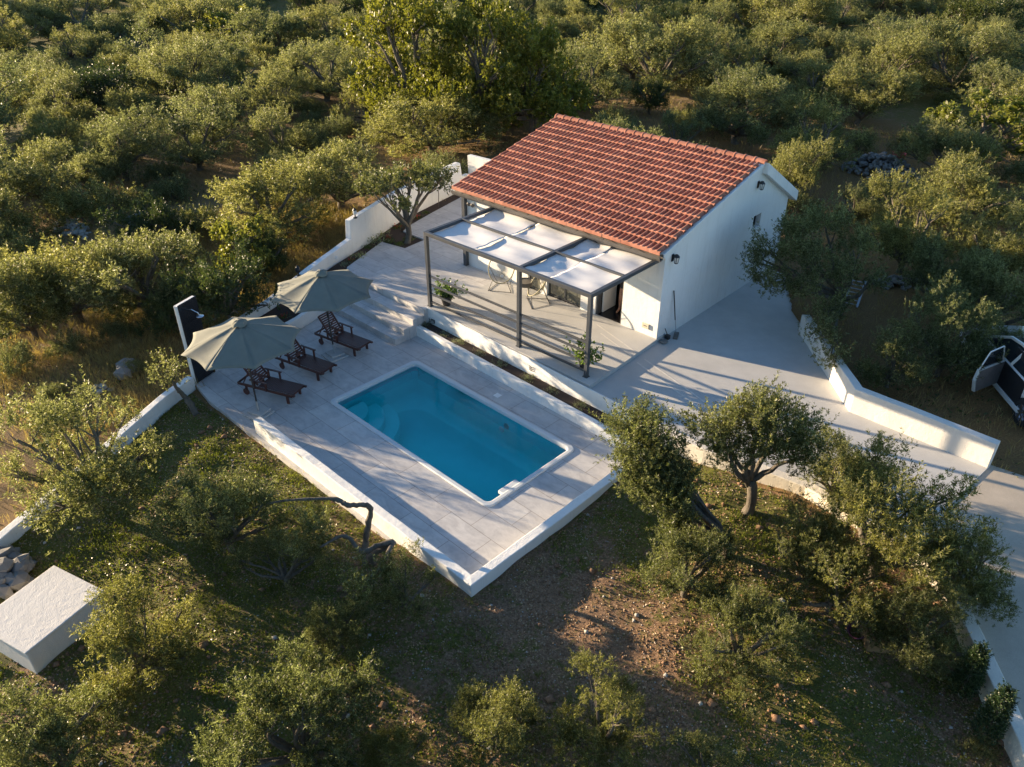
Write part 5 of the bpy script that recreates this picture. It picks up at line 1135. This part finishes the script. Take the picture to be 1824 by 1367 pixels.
for x, y in c2:
    v = np.array([x, y, 1.]) - CAM; d = v @ FWD; u = (v @ RIGHT) / d * F_PX + 912; w_ = 683.5 - (v @ UP) / d * F_PX
    if d < 5 or not (-20 < u < 1844 and 0 < w_ < 420) or nb > 105: continue
    if inpoly(np.array([x]), np.array([y]), [(-9.3, 14.3), (-7.2, 2), (-4.2, -3.5), (1, -12), (40, -20), (24, 12), (13, 14.5), (9, 15), (5.5, 15.8), (-9, 15.8)])[0]: continue
    if any(math.hypot(x - c[0], y - c[1]) < r_ * .75 for c, r_ in CLEAR): continue
    s = rg.uniform(.55, 1.1)
    if any(math.hypot(x - a, y - b) < (r_ * .6 + .75 * s) for a, b, r_ in TREES): continue
    mk_far(x, y, s, 'bush', None); nb += 1
COLS = ((-1e9, 'beyond the left edge of the picture'), (0, 'close to the left edge'), (190, 'left of the small bright fig'), (350, 'around the small bright fig'), (500, 'left of the light green trees'), (660, 'behind the light green trees'), (1000, 'above the left ridge half'), (1180, 'above the right ridge half'), (1370, 'above the gable end'), (1530, 'above the grey stone heap'), (1680, 'close to the right edge'))
ROWS = ((-1e9, 'past the top edge'), (-30, 'cut by the top edge'), (12, 'in the topmost band'), (50, 'in the second band down'), (90, 'in the third band down'), (135, 'in the fourth band down'), (185, 'in the fifth band down'), (240, 'in the lowest band'))
ORD = ('leftmost', 'second from left', 'third from left', 'fourth from left', 'fifth from left', 'sixth from left', 'seventh from left', 'eighth from left', 'ninth from left', 'tenth from left', 'eleventh from left', 'twelfth from left', 'thirteenth from left', 'fourteenth from left', 'fifteenth from left', 'sixteenth from left', 'seventeenth from left', 'eighteenth from left', 'nineteenth from left', 'twentieth from left', 'twenty-first from left', 'twenty-second from left')
cells = {}
for o, kd, px, py in FAR:
    c_ = [t_ for a, t_ in COLS if px >= a][-1]; r_ = [t_ for a, t_ in ROWS if py >= a][-1]; cells.setdefault((kd.split('_')[0], c_, r_), []).append((px, o))
for (kd, c_, r_), L_ in cells.items():
    L_.sort(key=lambda q: q[0]); K_ = {'olive': 'olive', 'dark': 'dark tree', 'bush': 'shrub'}[kd]
    for i, (px, o) in enumerate(L_):
        o['label'] = f'{K_} {c_}' if 'beyond' in c_ else f'{K_} {r_}, {c_}' + (f', {ORD[min(i, 21)]}' if len(L_) > 1 else '')
        o['group'] = {'olive': 'olive trees of the grove round the house', 'dark': 'dark leafy trees in the grove', 'bush': 'shrubs in the grove'}[kd] + (' outside the picture' if 'beyond' in c_ else '')
print('far trees', nfar)

# ------------------------------------------------------------------ ground cover
def scatter(name, n, region, keep, mat, Lr, Wr, up, seed, label=None, tilt=1., per=1):
    rs = np.random.RandomState(seed); x = rs.uniform(region[0], region[1], n); y = rs.uniform(region[2], region[3], n); k = keep(x, y, rs); x, y = x[k], y[k]
    v = np.stack([x, y, np.zeros(len(x))], 1) - CAM; d = v @ FWD; u = np.abs(v @ RIGHT / d); w_ = v @ UP / d; ok = (d > 3) & (u < .70) & (w_ > -.56); x, y = x[ok], y[ok]
    hid = np.zeros(len(x), bool)
    for p in CARVE: hid |= inpoly(x, y, p)
    hid |= inpoly(x, y, CUTROAD) | inpoly(x, y, [(-2.3, -2.1), (7.55, -2.05), (7.55, 4.0), (-2.3, 4.0)]) | inpoly(x, y, [(1.4, -7.3), (2.9, -6.8), (3.2, -8.2), (1.7, -8.8)]); x, y = x[~hid], y[~hid]
    x = np.repeat(x, per) + rs.randn(len(x) * per) * .03; y = np.repeat(y, per) + rs.randn(len(y) * per) * .03; n = len(x)
    D = unit(np.stack([rs.randn(n) * tilt, rs.randn(n) * tilt, np.full(n, up)], 1)); Nn = unit(np.cross(D, rs.randn(n, 3))); L_ = rs.uniform(*Lr, n); W_ = rs.uniform(*Wr, n)
    P = np.stack([x, y, gh(x, y) + .0], 1); V, Qd = leaves(P, D, Nn, L_, W_); o = obj(name, npmesh(name, V, Qd), M[mat]); return tag(o, label, None, None, 'stuff')
def nz(x, y, f, s=0): return np.sin(x * f + s + 1.7 * np.sin(y * f * .7 + s)) * np.cos(y * f * 1.1 + 2 * s + np.sin(x * f * .6)) * .5 + .5
kg = lambda x, y, rs: rs.rand(len(x)) < np.clip((zone(x, y)[0] - .42) * 2.4, 0, 1) * (nz(x, y, 1.9) * .7 + nz(x, y, 6.3, 2) * .6) * 1.1
scatter('ground_weeds', 150000, (-3, 17, -10, 4.5), lambda x, y, rs: kg(x, y, rs) & (zone(x, y)[1] < .3), 'weed', (.025, .06), (.016, .035), .8, 1, 'low green weeds covering parts of the garden soil')
scatter('leaf_litter', 150000, (-3, 17, -10, 4.5), lambda x, y, rs: (zone(x, y)[1] < .3) & (rs.rand(len(x)) < (1.1 - kg(x, y, rs) * .6) * (.25 + .75 * nz(x, y, 2.7, 4))), 'litter', (.025, .06), (.015, .04), .22, 2, 'dead leaves and pebbles strewn over the garden soil')
kd_ = lambda x, y, rs: (zone(x, y)[1] > .3) & (rs.rand(len(x)) < np.clip(nz(x, y, .8, 1) * 1.2 + .1, 0, 1))
def pebbles(name, n, region, cond, mat, sz, seed, label):
    rs = np.random.RandomState(seed); x = rs.uniform(region[0], region[1], n); y = rs.uniform(region[2], region[3], n); k = cond(x, y); 
    for p in CARVE + [CUTROAD, [(-2.3, -2.1), (7.6, -2.1), (7.6, 4.0), (-2.3, 4.0)]]: k &= ~inpoly(x, y, p)
    x, y = x[k], y[k]; n = len(x); r_ = rs.uniform(sz[0], sz[1], n) * (1 + 2 * (rs.rand(n) < .03)); O = np.array([(1, 0, 0), (0, 1, 0), (-1, 0, 0), (0, -1, 0), (0, 0, .7), (0, 0, -.7)])
    V = O[None] * rs.uniform(.6, 1.3, (n, 6, 1)) * r_[:, None, None]; a = rs.rand(n) * 6.28; c, s_ = np.cos(a)[:, None], np.sin(a)[:, None]
    V = np.stack([V[..., 0] * c - V[..., 1] * s_, V[..., 0] * s_ + V[..., 1] * c, V[..., 2]], -1) + np.stack([x, y, gh(x, y) + r_ * .2], -1)[:, None]
    T = np.array([(0, 1, 4), (1, 2, 4), (2, 3, 4), (3, 0, 4), (1, 0, 5), (2, 1, 5), (3, 2, 5), (0, 3, 5)]); Q = (T[None] + 6 * np.arange(n)[:, None, None]).reshape(-1, 3)
    tag(obj(name, npmesh(name, V.reshape(-1, 3), Q), M[mat]), label, None, None, 'stuff')
scatter('grass_tufts', 42000, (-3, 17, -10, 4.5), lambda x, y, rs: (zone(x, y)[1] < .3) & (nz(x, y, 2.3, 7) * .6 + nz(x, y, 7.1, 3) * .5 > .62) & (zone(x, y)[0] > .45), 'weed', (.04, .11), (.006, .012), 1.4, 12, 'short green grass tufts in the garden', .6, 5)
pebbles('pebbles', 9000, (-3, 17, -10, 4.5), lambda x, y: (zone(x, y)[1] < .3) & (nz(x, y, 1.3, 5) > .3), 'stone', (.008, .022), 9, 'pale pebbles strewn over the garden soil')
pebbles('clods', 14000, (-3, 17, -10, 4.5), lambda x, y: (zone(x, y)[1] < .3) & (nz(x, y, 1.7, 2) > .35), 'clod', (.012, .035), 10, 'reddish clods of dry soil in the garden')
scatter('dry_grass', 42000, (-24, 14, -10, 34), kd_, 'dry', (.12, .34), (.008, .016), 1.3, 3, 'tall dry golden grass outside the plot', .55, 3)
scatter('dry_grass', 26000, (-14, -3, -6, 8), kd_, 'dry', (.15, .42), (.006, .013), 1.3, 5, 'tall dry golden grass left of the white walls', .55, 4)
scatter('undergrowth', 60000, (-24, 14, -6, 34), lambda x, y, rs: (zone(x, y)[1] > .3) & (nz(x, y, 1.1, 3) > .62), 'dark_leaf', (.05, .12), (.03, .06), 1., 4, 'patches of low dark undergrowth beyond the walls')
